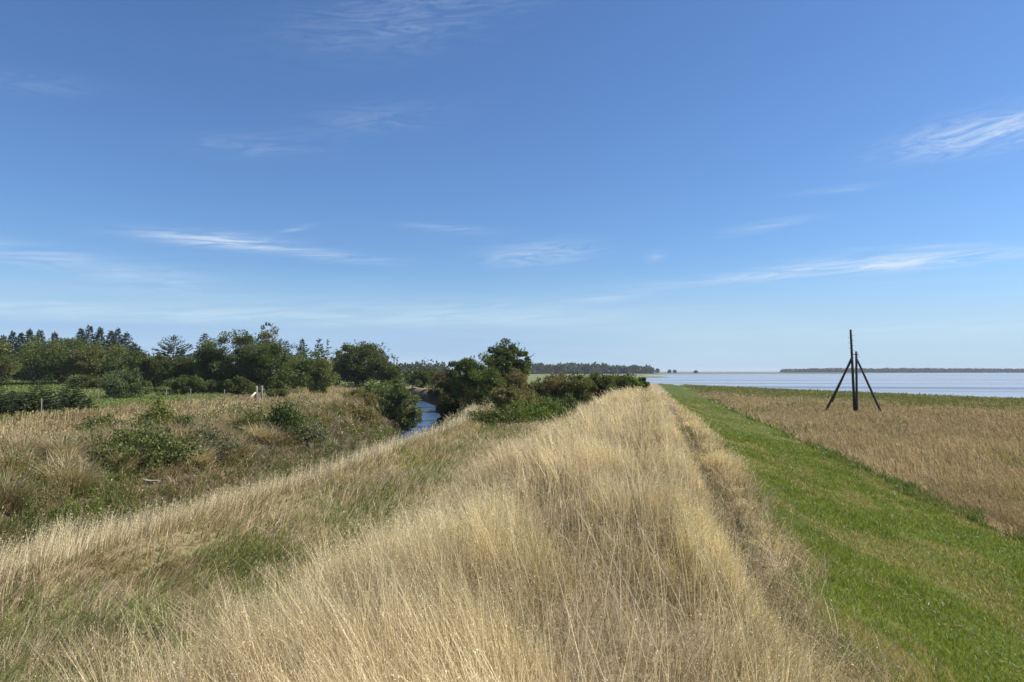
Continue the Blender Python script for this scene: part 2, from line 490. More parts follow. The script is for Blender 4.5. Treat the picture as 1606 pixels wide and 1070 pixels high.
def build_ground():
    rad = [0.0]
    rr = 0.35
    while rr < 5000:
        rad.append(rr); rr *= 1.0185 if rr < 200 else 1.03
    rad = np.array(rad[1:])
    ang = np.concatenate([np.arange(-48, 48, 0.24), np.arange(48, 312, 4.0)])
    ang = np.radians(ang)
    A, R = np.meshgrid(ang, rad)
    r = R * np.sin(A); d = R * np.cos(A)
    x, y = world_xy(r, d)
    xf, yf = x.ravel(), y.ravel()
    zf = terrain(xf, yf)
    nr, na = R.shape
    verts = np.stack([xf, yf, zf], -1)
    verts = np.concatenate([verts, [[0, 0, zt(0, 0)]]])
    i = np.arange(nr - 1)[:, None] * na; j = np.arange(na)[None, :]; k = (j + 1) % na
    q = np.stack([i + j, i + na + j, i + na + k, i + k], -1).reshape(-1, 4)
    jj = np.arange(na); tr = np.stack([np.full(na, nr * na), jj, (jj + 1) % na], -1)
    col = ground_color(verts[:, 0], verts[:, 1], verts[:, 2])
    me = mesh_from('ground', verts, [q, tr], col)
    me.polygons.foreach_set('use_smooth', np.ones(len(me.polygons), bool))
    link('ground', me, M_GROUND, kind='structure', label='grassy dike and flat coastal land reaching to the horizon', category='ground')


build_ground()


def build_water():
    wx, wy = world_xy(WATER[:, 0], WATER[:, 1])
    # grow the sheet a little under the shore so no gap shows
    c = np.array([900.0, 700.0])
    v = np.stack([wx, wy, np.zeros(len(wx))], -1)
    import bmesh
    bm = bmesh.new()
    out = []
    n = len(WATER)
    for i in range(n):
        p0, p1, p2 = WATER[i - 1], WATER[i], WATER[(i + 1) % n]
        e1 = (p1 - p0) / np.linalg.norm(p1 - p0); e2 = (p2 - p1) / np.linalg.norm(p2 - p1)
        nn = np.array([e1[1] + e2[1], -(e1[0] + e2[0])]); nn /= np.linalg.norm(nn) + 1e-9
        out.append(p1 - nn * 3.0 if i not in (0, n - 1, n - 2) else p1)
    out = np.array(out)
    # orient outward test: keep whichever side is outside
    sd = water_sd(out[:, 0], out[:, 1])
    for i in range(n):
        if sd[i] > 0.5 and i not in (0, n - 1, n - 2):
            out[i] = 2 * WATER[i] - out[i]
    x, y = world_xy(out[:, 0], out[:, 1])
    vs = [bm.verts.new((a, b, 0.0)) for a, b in zip(x, y)]
    f = bm.faces.new(vs); bm.normal_update()
    if f.normal.z < 0: f.normal_flip()
    bmesh.ops.triangulate(bm, faces=bm.faces[:])
    me = bpy.data.meshes.new('fjord_water'); bm.to_mesh(me); bm.free()
    link('fjord_water', me, M_FJORD, kind='structure', label='wide pale blue fjord beyond the marsh', category='water')
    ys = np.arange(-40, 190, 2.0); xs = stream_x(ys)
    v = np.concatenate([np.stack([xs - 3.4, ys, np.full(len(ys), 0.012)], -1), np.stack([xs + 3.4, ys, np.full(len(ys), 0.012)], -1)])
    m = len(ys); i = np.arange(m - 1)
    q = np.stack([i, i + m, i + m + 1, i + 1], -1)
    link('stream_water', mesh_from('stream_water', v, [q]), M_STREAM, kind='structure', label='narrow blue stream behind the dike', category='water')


build_water()


# ------------------------------------------------------------------ grass
def scatter(n, dmin, dmax, power, half=44.0, rng=RNG):
    """points in a wedge about the view axis; count per square metre falls as d^-power"""
    u = rng.random(n); e = 2.0 - power
    if abs(e) < 1e-6:
        d = dmin * (dmax / dmin) ** u
    else:
        d = (dmin ** e + u * (dmax ** e - dmin ** e)) ** (1 / e)
    a = np.radians(rng.uniform(-half, half, n))
    x, y = world_xy(d * np.sin(a), d * np.cos(a))
    return x, y, d


def grass(geo, x, y, h, w, leandir, lean, col, nseg=3, head=0, head_size=0.014, head_col=None, head_spread=0.05, head_from=0.55, rng=RNG, taper=0.85):
    n = len(x)
    if n == 0: return
    z = terrain(x, y) - 0.02
    P = np.stack([x, y, z], -1)
    t = np.linspace(0, 1, nseg + 1)
    L = lean[:, None]
    up = h[:, None] * (t[None] * np.sqrt(np.clip(1 - 0.55 * np.minimum(L, 1.2) ** 2 * t[None], 0.05, 1)))
    ho = h[:, None] * L * t[None] ** 1.7
    ld = np.stack([np.cos(leandir), np.sin(leandir)], -1)
    C = np.empty((n, nseg + 1, 3))
    C[..., 0] = P[:, None, 0] + ho * ld[:, None, 0]
    C[..., 1] = P[:, None, 1] + ho * ld[:, None, 1]
    C[..., 2] = P[:, None, 2] + up
    fa = rng.uniform(0, np.pi, n)
    sd = np.stack([np.cos(fa), np.sin(fa), np.zeros(n)], -1)
    wt = (1 - taper * t ** 1.4)[None, :, None] * (w[:, None, None] * 0.5)
    V = np.stack([C - sd[:, None] * wt, C + sd[:, None] * wt], 2)          # n, seg+1, 2, 3
    b = (np.arange(n) * (nseg + 1) * 2)[:, None]; s = (np.arange(nseg) * 2)[None]
    q = np.stack([b + s, b + s + 1, b + s + 3, b + s + 2], -1).reshape(-1, 4)
    geo.add(V.reshape(-1, 3), q, None, np.repeat(col, (nseg + 1) * 2, axis=0))
    if head:
        m = n * head
        idx = np.repeat(np.arange(n), head)
        tt = 1 - (1 - head_from) * rng.random(m) ** 1.3
        ft = tt * nseg; i0 = np.minimum(ft.astype(int), nseg - 1); fr = (ft - i0)[:, None]
        pos = C[idx, i0] * (1 - fr) + C[idx, i0 + 1] * fr
        sp = (head_spread if np.ndim(head_spread) == 0 else head_spread[idx])
        off = rng.normal(size=(m, 3)) * (np.broadcast_to(sp, (m,)) * (1.15 - 0.75 * (tt - head_from) / (1 - head_from)))[:, None]
        off[:, 2] = np.abs(off[:, 2]) * 0.6
        dv = off * 8 + rng.normal(size=(m, 3)) * 0.5; dv[:, 2] += 0.6
        hs = (head_size if np.ndim(head_size) == 0 else head_size[idx]) * rng.uniform(0.6, 1.5, m)
        hc = col[idx] if head_col is None else head_col[idx]
        hc = hc * rng.uniform(0.8, 1.2, (m, 1))
        geo.leaves(pos + off, dv, hs, hc, rng, 0.42, 0.2)


def tuft(x, y, s, seed, pull=0.6):
    """draw points towards the tufts they belong to; three random numbers per tuft"""
    ix = np.floor(x / s); iy = np.floor(y / s)
    a = vnoise(ix, iy, seed); b = vnoise(ix, iy, seed + 1); c = vnoise(ix, iy, seed + 2)
    d = vnoise(ix, iy, seed + 3); e = vnoise(ix, iy, seed + 4)
    tx = (ix + 0.1 + 0.8 * a) * s; ty = (iy + 0.1 + 0.8 * b) * s
    return x + (tx - x) * pull, y + (ty - y) * pull, c, d, e


def mixcol(a, b, f):
    return np.asarray(a)[None] * (1 - f[:, None]) + np.asarray(b)[None] * f[:, None]


def pixw(d, real, px=0.75):     # blade width: its real one near by, a small tuft's far off
    return np.maximum(real, px * d / 740.0)


TAN_A = (0.80, 0.675, 0.43); TAN_B = (0.66, 0.54, 0.325); TAN_P = (0.46, 0.36, 0.22); TAN_Y = (0.80, 0.67, 0.35)
GREEN_A = (0.11, 0.155, 0.03); GREEN_B = (0.235, 0.26, 0.075); BROWN = (0.34, 0.255, 0.16)


def keep(mask, *arrs):
    return tuple(a[mask] for a in arrs)


def clear_cam(x, y, r=0.9):
    return np.hypot(x, y) > r


def build_crest():
    g = Geo(); rng = np.random.default_rng(3)
    for (n, d0, d1, pw, nseg, head, real, hs, hspread, px_) in (
            (145000, 0.8, 7, 0.8, 5, 7, 0.0036, 0.0062, 0.024, 0.5),
            (230000, 7, 20, 1.2, 4, 5, 0.0036, 0.010, 0.03, 0.5),
            (260000, 20, 45, 1.4, 3, 3, 0.004, 0.02, 0.05, 0.55),
            (160000, 45, 110, 1.5, 2, 2, 0.004, 0.04, 0.06, 0.6)):
        x, y, d = scatter(n, d0, d1, pw, 46, rng)
        x, y, t1, t2, t3 = tuft(x, y, 0.11 if d1 < 10 else (0.16 if d1 < 25 else 0.3), 701, 0.55)
        d = np.hypot(x, y)
        edge = crest_edge(x, y)
        ledge = -3.5 + (fbm(x, y, 0.5, 72) - 0.5) * 1.3
        gx = np.interp(y, [3, 7, 18, 34], [0.95, 1.12, 1.15, 1.4]) + 0.08 * np.sin(y * 0.6)
        groove = np.exp(-((x - gx - 0.03) / 0.28) ** 4) * ss(y, 4.5, 7.5) * (0.75 + 0.25 * ss(fbm(x, y, 0.3, 69), 0.3, 0.55))
        gd = np.full(n, 9.0)                           # a trampled track slanting through the stand
        for (ax, ay, bx_, by_) in ((-0.95, 8.6, -0.72, 7.0), (-0.72, 7.0, -0.38, 5.6), (-0.38, 5.6, 0.10, 4.75), (0.10, 4.75, 0.62, 4.45), (-0.38, 5.6, -0.30, 4.1)):
            tt = np.clip(((x - ax) * (bx_ - ax) + (y - ay) * (by_ - ay)) / ((bx_ - ax) ** 2 + (by_ - ay) ** 2), 0, 1)
            gd = np.minimum(gd, np.hypot(x - ax - tt * (bx_ - ax), y - ay - tt * (by_ - ay)))
        gap = np.exp(-(gd / (0.27 + 0.2 * fbm(x, y, 1.2, 67))) ** 2)
        gap = np.clip(gap, 0, 1)
        thin = np.clip(1 - 0.95 * groove - 0.9 * gap, 0, 1)
        low = np.exp(-((x - 0.42) / 0.62) ** 2 - ((y - 4.9) / 0.75) ** 2)
        patch = fbm(x, y, 0.9, 77)
        k = (x < edge) & (x > ledge) & clear_cam(x, y, 0.75) & (rng.random(n) < thin * ss(patch, 0.2, 0.6) * (0.15 + 1.5 * t3) * (0.5 + 0.6 * ss(fbm(x, y, 1.35, 66, 2), 0.3, 0.6))) & (rng.random(n) < ss(edge - x, 0, 0.6) * 0.9 + 0.12)
        x, y, d, groove, patch, edge, gap, low, t1, t2, t3 = keep(k, x, y, d, groove, patch, edge, gap, low, t1, t2, t3)
        m = len(x)
        strip = ss(x - np.interp(y, [3, 7, 18, 34], [0.95, 1.12, 1.15, 1.4]), 0.05, 0.3) * ss(y, 2.5, 5)
        rimg = ss(x, 0.15, 0.45) * (1 - strip) * ss(y, 4, 7)
        big = fbm(x, y, 0.28, 78); cl = ss(fbm(x, y, 1.35, 66, 2), 0.25, 0.75)
        laid = ss(fbm(x, y * 0.7, 0.75, 68), 0.56, 0.68) * ss(y, 1.5, 3)
        h = rng.uniform(0.40, 0.70, m) * (0.62 + 0.7 * big) * (0.66 + 0.5 * t1) * (0.72 + 0.46 * cl) * (1 - 0.3 * laid) * (1 - 0.6 * groove) * (1 - 0.68 * gap) * (1 - 0.25 * strip) * (1 - 0.3 * rimg)
        h *= 1 - 0.42 * low
        h *= 1 + 0.2 * ss(x, -2.6, -1.6) * ss(x, -0.4, -0.9) * ss(y, 2.5, 4) * ss(y, 8.5, 6.5)
        h *= (1 - 0.3 * ss(x, -2.5, -3.5)) * (1 - 0.35 * ss(edge - x, 0.5, 0.0))
        base = np.where(x < -0.2, np.pi * 0.88, np.where(strip > 0.5, -0.5, np.where(rimg > 0.5, 2.2, -0.2)))
        ld = base + (fbm(x, y, 0.5, 79) - 0.5) * 3.2 + (t2 - 0.5) * 2.6 + rng.normal(size=m) * 0.45
        lean = np.clip(0.16 + 0.34 * fbm(x, y, 0.7, 80) + (t1 - 0.5) * 0.35 + rng.normal(size=m) * 0.1 + strip * 0.45 - 0.2 * rimg + laid * 0.6 + 0.4 * low + (rng.random(m) < 0.06) * 0.5, 0.02, 1.2)
        c = mixcol(TAN_B, TAN_A, 0.5 * fbm(x, y, 0.9, 81) + 0.5 * t2)
        yel = ss(x, -0.5, 0.5) * ss(fbm(x, y, 0.3, 82), 0.32, 0.6)
        c = c + (np.asarray(TAN_Y) - c) * yel[:, None] * 0.4
        pink = ss(0.7 * fbm(x, y, 0.45, 83) + 0.3 * t3, 0.48, 0.7)
        c = c + (np.asarray(TAN_P) - c) * pink[:, None] * 0.6
        gr = (rng.random(m) < 0.04 + 0.5 * gap + 0.15 * low + 0.25 * ss(fbm(x, y, 0.8, 84), 0.55, 0.7))
        c = np.where(gr[:, None], np.array((0.36, 0.32, 0.12)), c)
        c = c * rng.uniform(0.66, 1.2, (m, 1)) * (0.86 + 0.24 * t1)[:, None] * (0.85 + 0.27 * cl)[:, None]
        hc = np.clip(c * np.array((1.14, 1.15, 1.10)), 0, 0.9)
        c = c * np.array((0.92, 0.92, 0.87))                # stems browner than the bleached heads, contrast deepened to paint lit tops over shade
        grass(g, x, y, h, pixw(d, real, px_), ld, lean, c, nseg, head, np.maximum(hs, 0.0011 * d + 0.002), hc, np.full(m, hspread), 0.6, rng)
    # tall single stalks standing over the rest
    x, y, d = scatter(9000, 1.2, 30, 1.1, 46, rng)
    k = (x < crest_edge(x, y) - 0.2) & (x > -3.4) & clear_cam(x, y, 1.1) & (np.abs(x - groove_x(y)) > 0.4)
    x, y, d = keep(k, x, y, d); m = len(x)
    c = mixcol(TAN_A, (0.70, 0.58, 0.36), rng.random(m))
    grass(g, x, y, rng.uniform(0.6, 0.9, m), pixw(d, 0.004, 0.5), rng.uniform(0, 6.28, m), rng.uniform(0.05, 0.5, m), c, 5, 9, np.maximum(0.007, 0.0010 * d), c, np.full(m, 0.025), 0.62, rng)
    # leafy green understorey at the foot of the stems
    x, y, d = scatter(90000, 0.8, 30, 1.2, 46, rng)
    k = (x < crest_edge(x, y) + 0.2) & (x > -3.8) & clear_cam(x, y, 0.6) & (rng.random(len(x)) < 0.25 + 0.9 * ss(fbm(x, y, 0.8, 86), 0.45, 0.65) + 0.7 * np.exp(-((x - groove_x(y) - 0.03) / 0.28) ** 4))
    x, y, d = keep(k, x, y, d); m = len(x)
    c = mixcol((0.20, 0.165, 0.06), (0.11, 0.155, 0.03), fbm(x, y, 0.8, 87)) * rng.uniform(0.7, 1.3, (m, 1))
    grass(g, x, y, rng.uniform(0.12, 0.34, m), pixw(d, 0.004, 0.7), rng.uniform(0, 6.28, m), rng.uniform(0.2, 0.9, m), c, 3, 0, rng=rng)
    # straw and old stems lying between
    x, y, d = scatter(60000, 0.8, 26, 1.2, 46, rng)
    k = (x < crest_edge(x, y) + 0.35) & (x > -3.8) & clear_cam(x, y, 0.7) & (rng.random(len(x)) > 0.85 * np.exp(-((x - groove_x(y) - 0.03) / 0.28) ** 4) * ss(y, 4.5, 7))
    x, y, d = keep(k, x, y, d); m = len(x)
    c = mixcol((0.26, 0.20, 0.12), (0.58, 0.48, 0.32), rng.random(m) ** 1.5) * rng.uniform(0.8, 1.15, (m, 1))
    grass(g, x, y, rng.uniform(0.25, 0.5, m), pixw(d, 0.003, 0.6), rng.uniform(0, 6.28, m), rng.uniform(0.7, 1.25, m), c, 3, 0, rng=rng)
    g.build('crest_grass', M_DRY, kind='stuff', label='tall straw coloured feathery grass covering the dike crest', category='grass')


build_crest()


def build_berm():
    g = Geo(); rng = np.random.default_rng(4)
    # hollow between crest and ridge: lush green tufts mixed with matted brown grass
    for (n, d0, d1, pw, nseg) in ((150000, 2.0, 14, 1.0, 4), (230000, 14, 75, 1.4, 3)):
        x, y, d = scatter(n, d0, d1, pw, 46, rng)
        xs = stream_x(y); dx = x - xs
        k = (x < -2.9 + (fbm(x, y, 0.5, 90) - 0.5) * 1.4) & (dx > 3.3) & (y < 62)
        x, y, d, dx = keep(k, x, y, d, dx); m = len(x)
        gn = fbm(x, y, 0.42, 91)
        wet = ss(gn, 0.30, 0.54) * ss(dx, 4.0, 6.0)
        x, y, t1, t2, t3 = tuft(x, y, 0.22, 731, 0.4)
        isg = rng.random(m) < 0.16 + 0.78 * wet * ss(fbm(x, y, 1.1, 89), 0.3, 0.6) + 0.4 * ss(t3, 0.6, 0.74)
        cg = mixcol(GREEN_A, GREEN_B, rng.random(m)) * (0.75 + 0.5 * fbm(x, y, 0.9, 92)[:, None])
        cb = mixcol(BROWN, (0.56, 0.44, 0.28), 0.6 * fbm(x, y, 0.7, 93) + 0.4 * t1)
        c = np.where(isg[:, None], cg, cb) * rng.uniform(0.75, 1.25, (m, 1))
        h = rng.uniform(0.18, 0.44, m) * (0.45 + 1.0 * fbm(x, y, 0.6, 94)) * (0.75 + 0.5 * t1)
        ld = 0.5 + (fbm(x, y, 0.35, 95) - 0.5) * 4 + (t2 - 0.5) * 3 + rng.normal(size=m) * 0.5
        lean = np.clip(0.55 + 0.5 * fbm(x, y, 0.7, 96) + rng.normal(size=m) * 0.2, 0.05, 1.25)
        grass(g, x, y, h, pixw(d, 0.0045, 0.65), ld, lean, c, nseg, 0, rng=rng)
    # fine brown seed heads floating over it
    x, y, d = scatter(130000, 3, 60, 1.3, 46, rng)
    dx = x - stream_x(y)
    k = (x < -3.0) & (dx > 3.6) & (y < 60) & (rng.random(len(x)) < 0.15 + 0.85 * ss(fbm(x, y, 0.4, 97), 0.42, 0.6))
    x, y, d = keep(k, x, y, d); m = len(x)
    c = mixcol((0.44, 0.34, 0.24), (0.60, 0.48, 0.32), fbm(x, y, 0.5, 98)) * rng.uniform(0.75, 1.2, (m, 1))
    ld = 0.6 + rng.normal(size=m) * 0.8
    grass(g, x, y, rng.uniform(0.25, 0.5, m), pixw(d, 0.0026, 0.5), ld, np.clip(0.6 + rng.normal(size=m) * 0.2, 0.05, 1.1), c, 3, 3,
          np.maximum(0.016, 0.0014 * d), c * 1.05, np.full(m, 0.04), 0.5, rng)
    g.build('hollow_grass', M_GREEN, kind='stuff', label='matted green and brown grass in the hollow below the dike crest', category='grass')
    # the pale ridge on the ditch edge
    g = Geo()
    for (n, d0, d1, pw, nseg, head) in ((150000, 6, 20, 1.0, 4, 5), (170000, 20, 70, 1.4, 3, 3)):
        x, y, d = scatter(n, d0, d1, pw, 46, rng)
        dx = x - stream_x(y)
        wv = (fbm(x, y, 0.4, 101) - 0.5) * 1.6
        f = ss(dx, 2.3, 3.3) * ss(dx + wv, 4.7, 3.5) * (0.3 + 1.0 * fbm(x, y, 0.9, 105))
        k = (x < -3.8) & (rng.random(len(x)) < f) & (y < 58)
        x, y, d, dx = keep(k, x, y, d, dx); m = len(x)
        h = rng.uniform(0.38, 0.75, m) * (0.8 + 0.4 * fbm(x, y, 0.5, 102))
        x, y, t1, t2, t3 = tuft(x, y, 0.25, 741, 0.4)
        h = h * (0.65 + 0.5 * t1)
        c = mixcol((0.76, 0.665, 0.42), (0.60, 0.50, 0.31), 0.6 * fbm(x, y, 0.6, 103) + 0.4 * t3) * rng.uniform(0.75, 1.2, (m, 1))
        ld = 0.9 + (fbm(x, y, 0.3, 104) - 0.5) * 2.5 + rng.normal(size=m) * 0.6
        grass(g, x, y, h, pixw(d, 0.003, 0.55), ld, np.clip(0.22 + rng.normal(size=m) * 0.15, 0.02, 0.8), c, nseg, head,
              np.maximum(0.016, 0.0013 * d), np.clip(c * 1.08, 0, .85), np.full(m, 0.04), 0.5, rng)
    g.build('ridge_grass', M_DRY, kind='stuff', label='pale tall dry grass along the low ridge beside the ditch', category='grass')


build_berm()


def build_bank():
    g = Geo(); rng = np.random.default_rng(5)
    # both ditch banks: rough grass, nettles and dead stems
    x, y, d = scatter(420000, 10, 75, 1.3, 46, rng)
    dx = x - stream_x(y)
    k = (dx < 3.2) & (dx > -7.5) & (np.abs(dx) > 1.75)
    scarp = np.exp(-((y - 51) / 6.0) ** 2) * np.exp(-((dx + 3.6) / 0.7) ** 2)
    k &= rng.random(len(x)) > scarp * 0.95
    x, y, d, dx = keep(k, x, y, d, dx); m = len(x)
    x, y, t1, t2, t3 = tuft(x, y, 0.45, 751, 0.45)
    lush = ss(fbm(x, y, 0.2, 111), 0.46, 0.60) * ss(d, 42, 32)
    isg = rng.random(m) < 0.08 + 0.5 * lush + 0.4 * ss(t3, 0.66, 0.76)
    cg = mixcol((0.10, 0.155, 0.03), (0.19, 0.24, 0.06), rng.random(m)) * (0.7 + 0.6 * fbm(x, y, 0.7, 112)[:, None])
    cb = mixcol((0.17, 0.13, 0.075), (0.50, 0.40, 0.24), 0.45 * fbm(x, y, 0.5, 113) + 0.55 * t1)
    grey = mixcol((0.14, 0.12, 0.09), (0.30, 0.26, 0.19), rng.random(m))
    cb = cb + (grey - cb) * (ss(d, 28, 40) * ss(dx, -5.2, -4.2))[:, None] * 0.85
    c = np.where(isg[:, None], cg, cb) * rng.uniform(0.7, 1.3, (m, 1))
    h = rng.uniform(0.25, 0.75, m) * (0.35 + 1.0 * fbm(x, y, 0.4, 114)) * (0.6 + 0.8 * t2) * (1 - 0.35 * ss(d, 36, 46))
    ld = -0.2 + (fbm(x, y, 0.3, 115) - 0.5) * 4 + (t1 - 0.5) * 4 + rng.normal(size=m) * 0.7
    grass(g, x, y, h, pixw(d, 0.008, 0.8), ld, np.clip(0.35 + 0.6 * t3 + rng.normal(size=m) * 0.25, 0.05, 1.35), c, 3, 0, rng=rng)
    g.build('bank_grass', M_GREEN, kind='stuff', label='rough mixed green and dead brown growth on the ditch banks', category='grass')
    # leafy weeds, tangled over the bank
    g = Geo()
    x, y, d = scatter(190000, 12, 62, 1.3, 46, rng)
    dx = x - stream_x(y)
    x, y, t1, t2, t3 = tuft(x, y, 0.7, 781, 0.45); dx = x - stream_x(y)
    dens = (0.25 + 0.75 * ss(fbm(x, y, 0.22, 116), 0.36, 0.56)) * ss(dx, -12, -6.5) * ss(d, 62, 46)
    k = (dx < 2.6) & (dx > -15) & (np.abs(dx) > 1.7) & (rng.random(len(x)) < dens * (0.3 + t3))
    k &= rng.random(len(x)) > np.exp(-((y - 51) / 6.0) ** 2) * np.exp(-((dx + 3.4) / 1.0) ** 2) * 0.95
    x, y, d, t1, t2, t3 = keep(k, x, y, d, t1, t2, t3); m = len(x)
    kind = t1 + 0.25 * rng.normal(size=m)
    c = np.where((kind < 0.46)[:, None], mixcol((0.07, 0.11, 0.02), (0.15, 0.19, 0.04), t2), np.where((kind < 0.66)[:, None], mixcol((0.12, 0.12, 0.04), (0.21, 0.19, 0.07), t2), mixcol((0.20, 0.15, 0.09), (0.38, 0.30, 0.18), t2)))
    c = c * rng.uniform(0.75, 1.25, (m, 1))
    h = rng.uniform(0.25, 0.8, m) * (0.5 + 0.8 * t2)
    grass(g, x, y, h, pixw(d, 0.006, 0.4), rng.uniform(0, 6.28, m), np.clip(0.3 + rng.normal(size=m) * 0.25, 0, 1.0), c, 3, 9, np.maximum(0.06, 0.0022 * d), c, np.full(m, 0.11), 0.12, rng)
    # dead grass tussocks that hang down the bank
    for q in range(150):
        u = rng.random(); yy = 8 + 44 * u ** 1.3; xx = float(stream_x(yy)) + (rng.uniform(-6.6, -3.2) if rng.random() < 0.8 else rng.uniform(1.8, 3.2))
        dd = math.hypot(xx, yy)
        if dd < 15: continue
        n = int(420 * rng.uniform(0.5, 1.2) * min(1, 24 / dd)); R_ = rng.uniform(0.25, 0.6)
        a = rng.uniform(0, 6.28, n); rr = R_ * np.sqrt(rng.random(n)) * 0.5
        bx = xx + np.cos(a) * rr; by = yy + np.sin(a) * rr
        tone = rng.random()
        c = (np.array((0.20, 0.15, 0.09)) * (1 - tone) + np.array((0.56, 0.46, 0.29)) * tone) * rng.uniform(0.7, 1.2, (n, 1))
        grass(g, bx, by, rng.uniform(0.5, 1.0, n) * (0.6 + R_), np.full(n, max(0.007, 0.0008 * dd)), a + rng.normal(size=n) * 0.4 * 1.0 - 0.0, np.clip(0.75 + rng.normal(size=n) * 0.3, 0.1, 1.4), c, 4, 0, rng=rng)
    g.build('bank_weeds', M_GREEN, kind='stuff', label='tangled weeds and hanging dead tussocks on the far ditch bank', category='weeds')
    # dry meadow over the far bank, out to the fence, then greener pasture
    g = Geo()
    x, y, d = scatter(330000, 18, 170, 1.55, 46, rng)
    r, dd = cam_rd(x, y)
    dx = x - stream_x(y)
    k = (dx < -4.4)
    x, y, d, dx, r = keep(k, x, y, d, dx, r); m = len(x)
    x, y, t1, t2, t3 = tuft(x, y, 0.6, 761, 0.4)
    lawn = ss(d, 43, 50) * ss(r + (fbm(x, y, 0.1, 120) - 0.5) * 8, -26, -33)
    olive = ss(d, 84, 104) * ss(r, -26, -36) + ss(d, 110, 130)
    n1 = fbm(x, y, 0.18, 121)
    c = mixcol((0.24, 0.185, 0.10), (0.60, 0.49, 0.28), 0.6 * ss(fbm(x, y, 0.22, 122), 0.3, 0.7) + 0.4 * t1)
    gcol = mixcol((0.11, 0.165, 0.035), (0.20, 0.23, 0.06), fbm(x, y, 0.3, 123))
    c = np.where((rng.random(m) < np.clip(lawn * 0.95 + olive * 0.7 + 0.22 * ss(n1, 0.5, 0.62) + 0.22 * ss(t3, 0.7, 0.78), 0, 1))[:, None], gcol, c) * rng.uniform(0.75, 1.25, (m, 1))
    h = rng.uniform(0.2, 0.6, m) * (1 - 0.6 * lawn) * (0.4 + 0.8 * n1) * (0.6 + 0.8 * t2)
    ld = (fbm(x, y, 0.3, 124) - 0.5) * 6
    grass(g, x, y, h, pixw(d, 0.008, 0.8), ld, np.clip(0.35 + rng.normal(size=m) * 0.25, 0.02, 1.0), c, 2, 1, np.maximum(0.02, 0.0014 * d), c * 1.05, np.full(m, 0.06), 0.5, rng)
    g.build('meadow_grass', M_DRY, kind='stuff', label='dry tan meadow grass between the ditch and the trees', category='grass')


build_bank()


def build_green():
    g = Geo(); rng = np.random.default_rng(6)
    for (n, d0, d1, pw, nseg) in ((380000, 2.2, 14, 0.95, 3), (620000, 14, 42, 1.2, 2), (260000, 42, 110, 1.4, 2)):
        x, y, d = scatter(n, d0, d1, pw, 46, rng)
        e0 = crest_edge(x, y) - 0.25
        e1 = marsh_edge(x, y) - 0.1
        k = (x > e0) & (x < e1) & (rng.random(n) < ss(x - e0, 0, 0.7) * 0.8 + 0.2)
        x, y, d, e1 = keep(k, x, y, d, e1); m = len(x)
        x, y, t1, t2, t3 = tuft(x, y, 0.13 if d1 < 20 else 0.3, 791, 0.12)
        n1 = fbm(x, y * 0.5, 0.55, 133); n2 = fbm(x * 1.6, y * 0.25, 0.7, 134)
        c = mixcol((0.085, 0.13, 0.015), (0.25, 0.30, 0.042), 0.4 * fbm(x, y, 0.8, 135) + 0.3 * fbm(x * 2.2, y * 0.3, 0.7, 138) + 0.3 * t1)
        brown = ss(n1, 0.52, 0.68) * 0.8
        dry = rng.random(m) < brown * 0.8 + 0.08 + 0.45 * ss(n2, 0.58, 0.70)
        c = np.where(dry[:, None], mixcol((0.30, 0.23, 0.10), (0.46, 0.38, 0.19), rng.random(m)), c)
        c = c * rng.uniform(0.7, 1.3, (m, 1))
        rim = ss(e1 - x, 0.8, 0.15)
        h = rng.uniform(0.04, 0.11, m) * (0.7 + 0.5 * fbm(x, y, 0.9, 136)) * (0.75 + 0.5 * t2) * (1 + 2.8 * rim * ss(fbm(x, y, 0.7, 137), 0.25, 0.5))
        c = c + (np.array((0.06, 0.12, 0.02)) - c) * (rim * 0.75)[:, None]  # dark green rim tufts, with the marsh edge's shadow painted into their colour
        grass(g, x, y, h, pixw(d, 0.0045, 0.7), rng.uniform(0, 6.28, m), np.clip(0.55 + rng.normal(size=m) * 0.3, 0.05, 1.2), c, nseg, 0, rng=rng)
    g.build('mown_grass', M_GREEN, kind='stuff', label='short green mown grass on the seaward slope of the dike', category='grass')
    # straw left lying on the mown strip, and pale clover heads
    g = Geo()
    x, y, d = scatter(60000, 2.2, 60, 1.3, 46, rng)
    line = np.abs(x - np.interp(y, [5, 8.6, 12.8, 20], [4.3, 3.7, 2.95, 2.75])) < 0.10 + 0.22 * fbm(x, y, 0.9, 141)
    line2 = np.abs(x - 5.6) < 0.3
    k = (x > crest_edge(x, y)) & (x < 8.8) & (rng.random(len(x)) < np.where(line, 0.95 * ss(fbm(x, y, 0.7, 142), 0.3, 0.5) * (y < 22), np.where(line2, 0.1 * ss(fbm(x, y, 0.5, 143), 0.5, 0.65), 0.01)))
    x, y, d = keep(k, x, y, d); m = len(x)
    z = terrain(x, y) + rng.uniform(0.03, 0.10, m)
    a = rng.uniform(0, 6.28, m)
    dv = np.stack([np.cos(a), np.sin(a), rng.normal(size=m) * 0.2], -1)
    c = mixcol((0.40, 0.33, 0.20), (0.68, 0.60, 0.42), rng.random(m))
    g.leaves(np.stack([x, y, z], -1), dv, rng.uniform(0.03, 0.10, m) + 0.0012 * d, c * 0.85, rng, 0.09, 0.1)
    g.build('straw_litter', M_DRY, kind='stuff', label='scattered pale straw lying on the mown green strip', category='straw')


build_green()


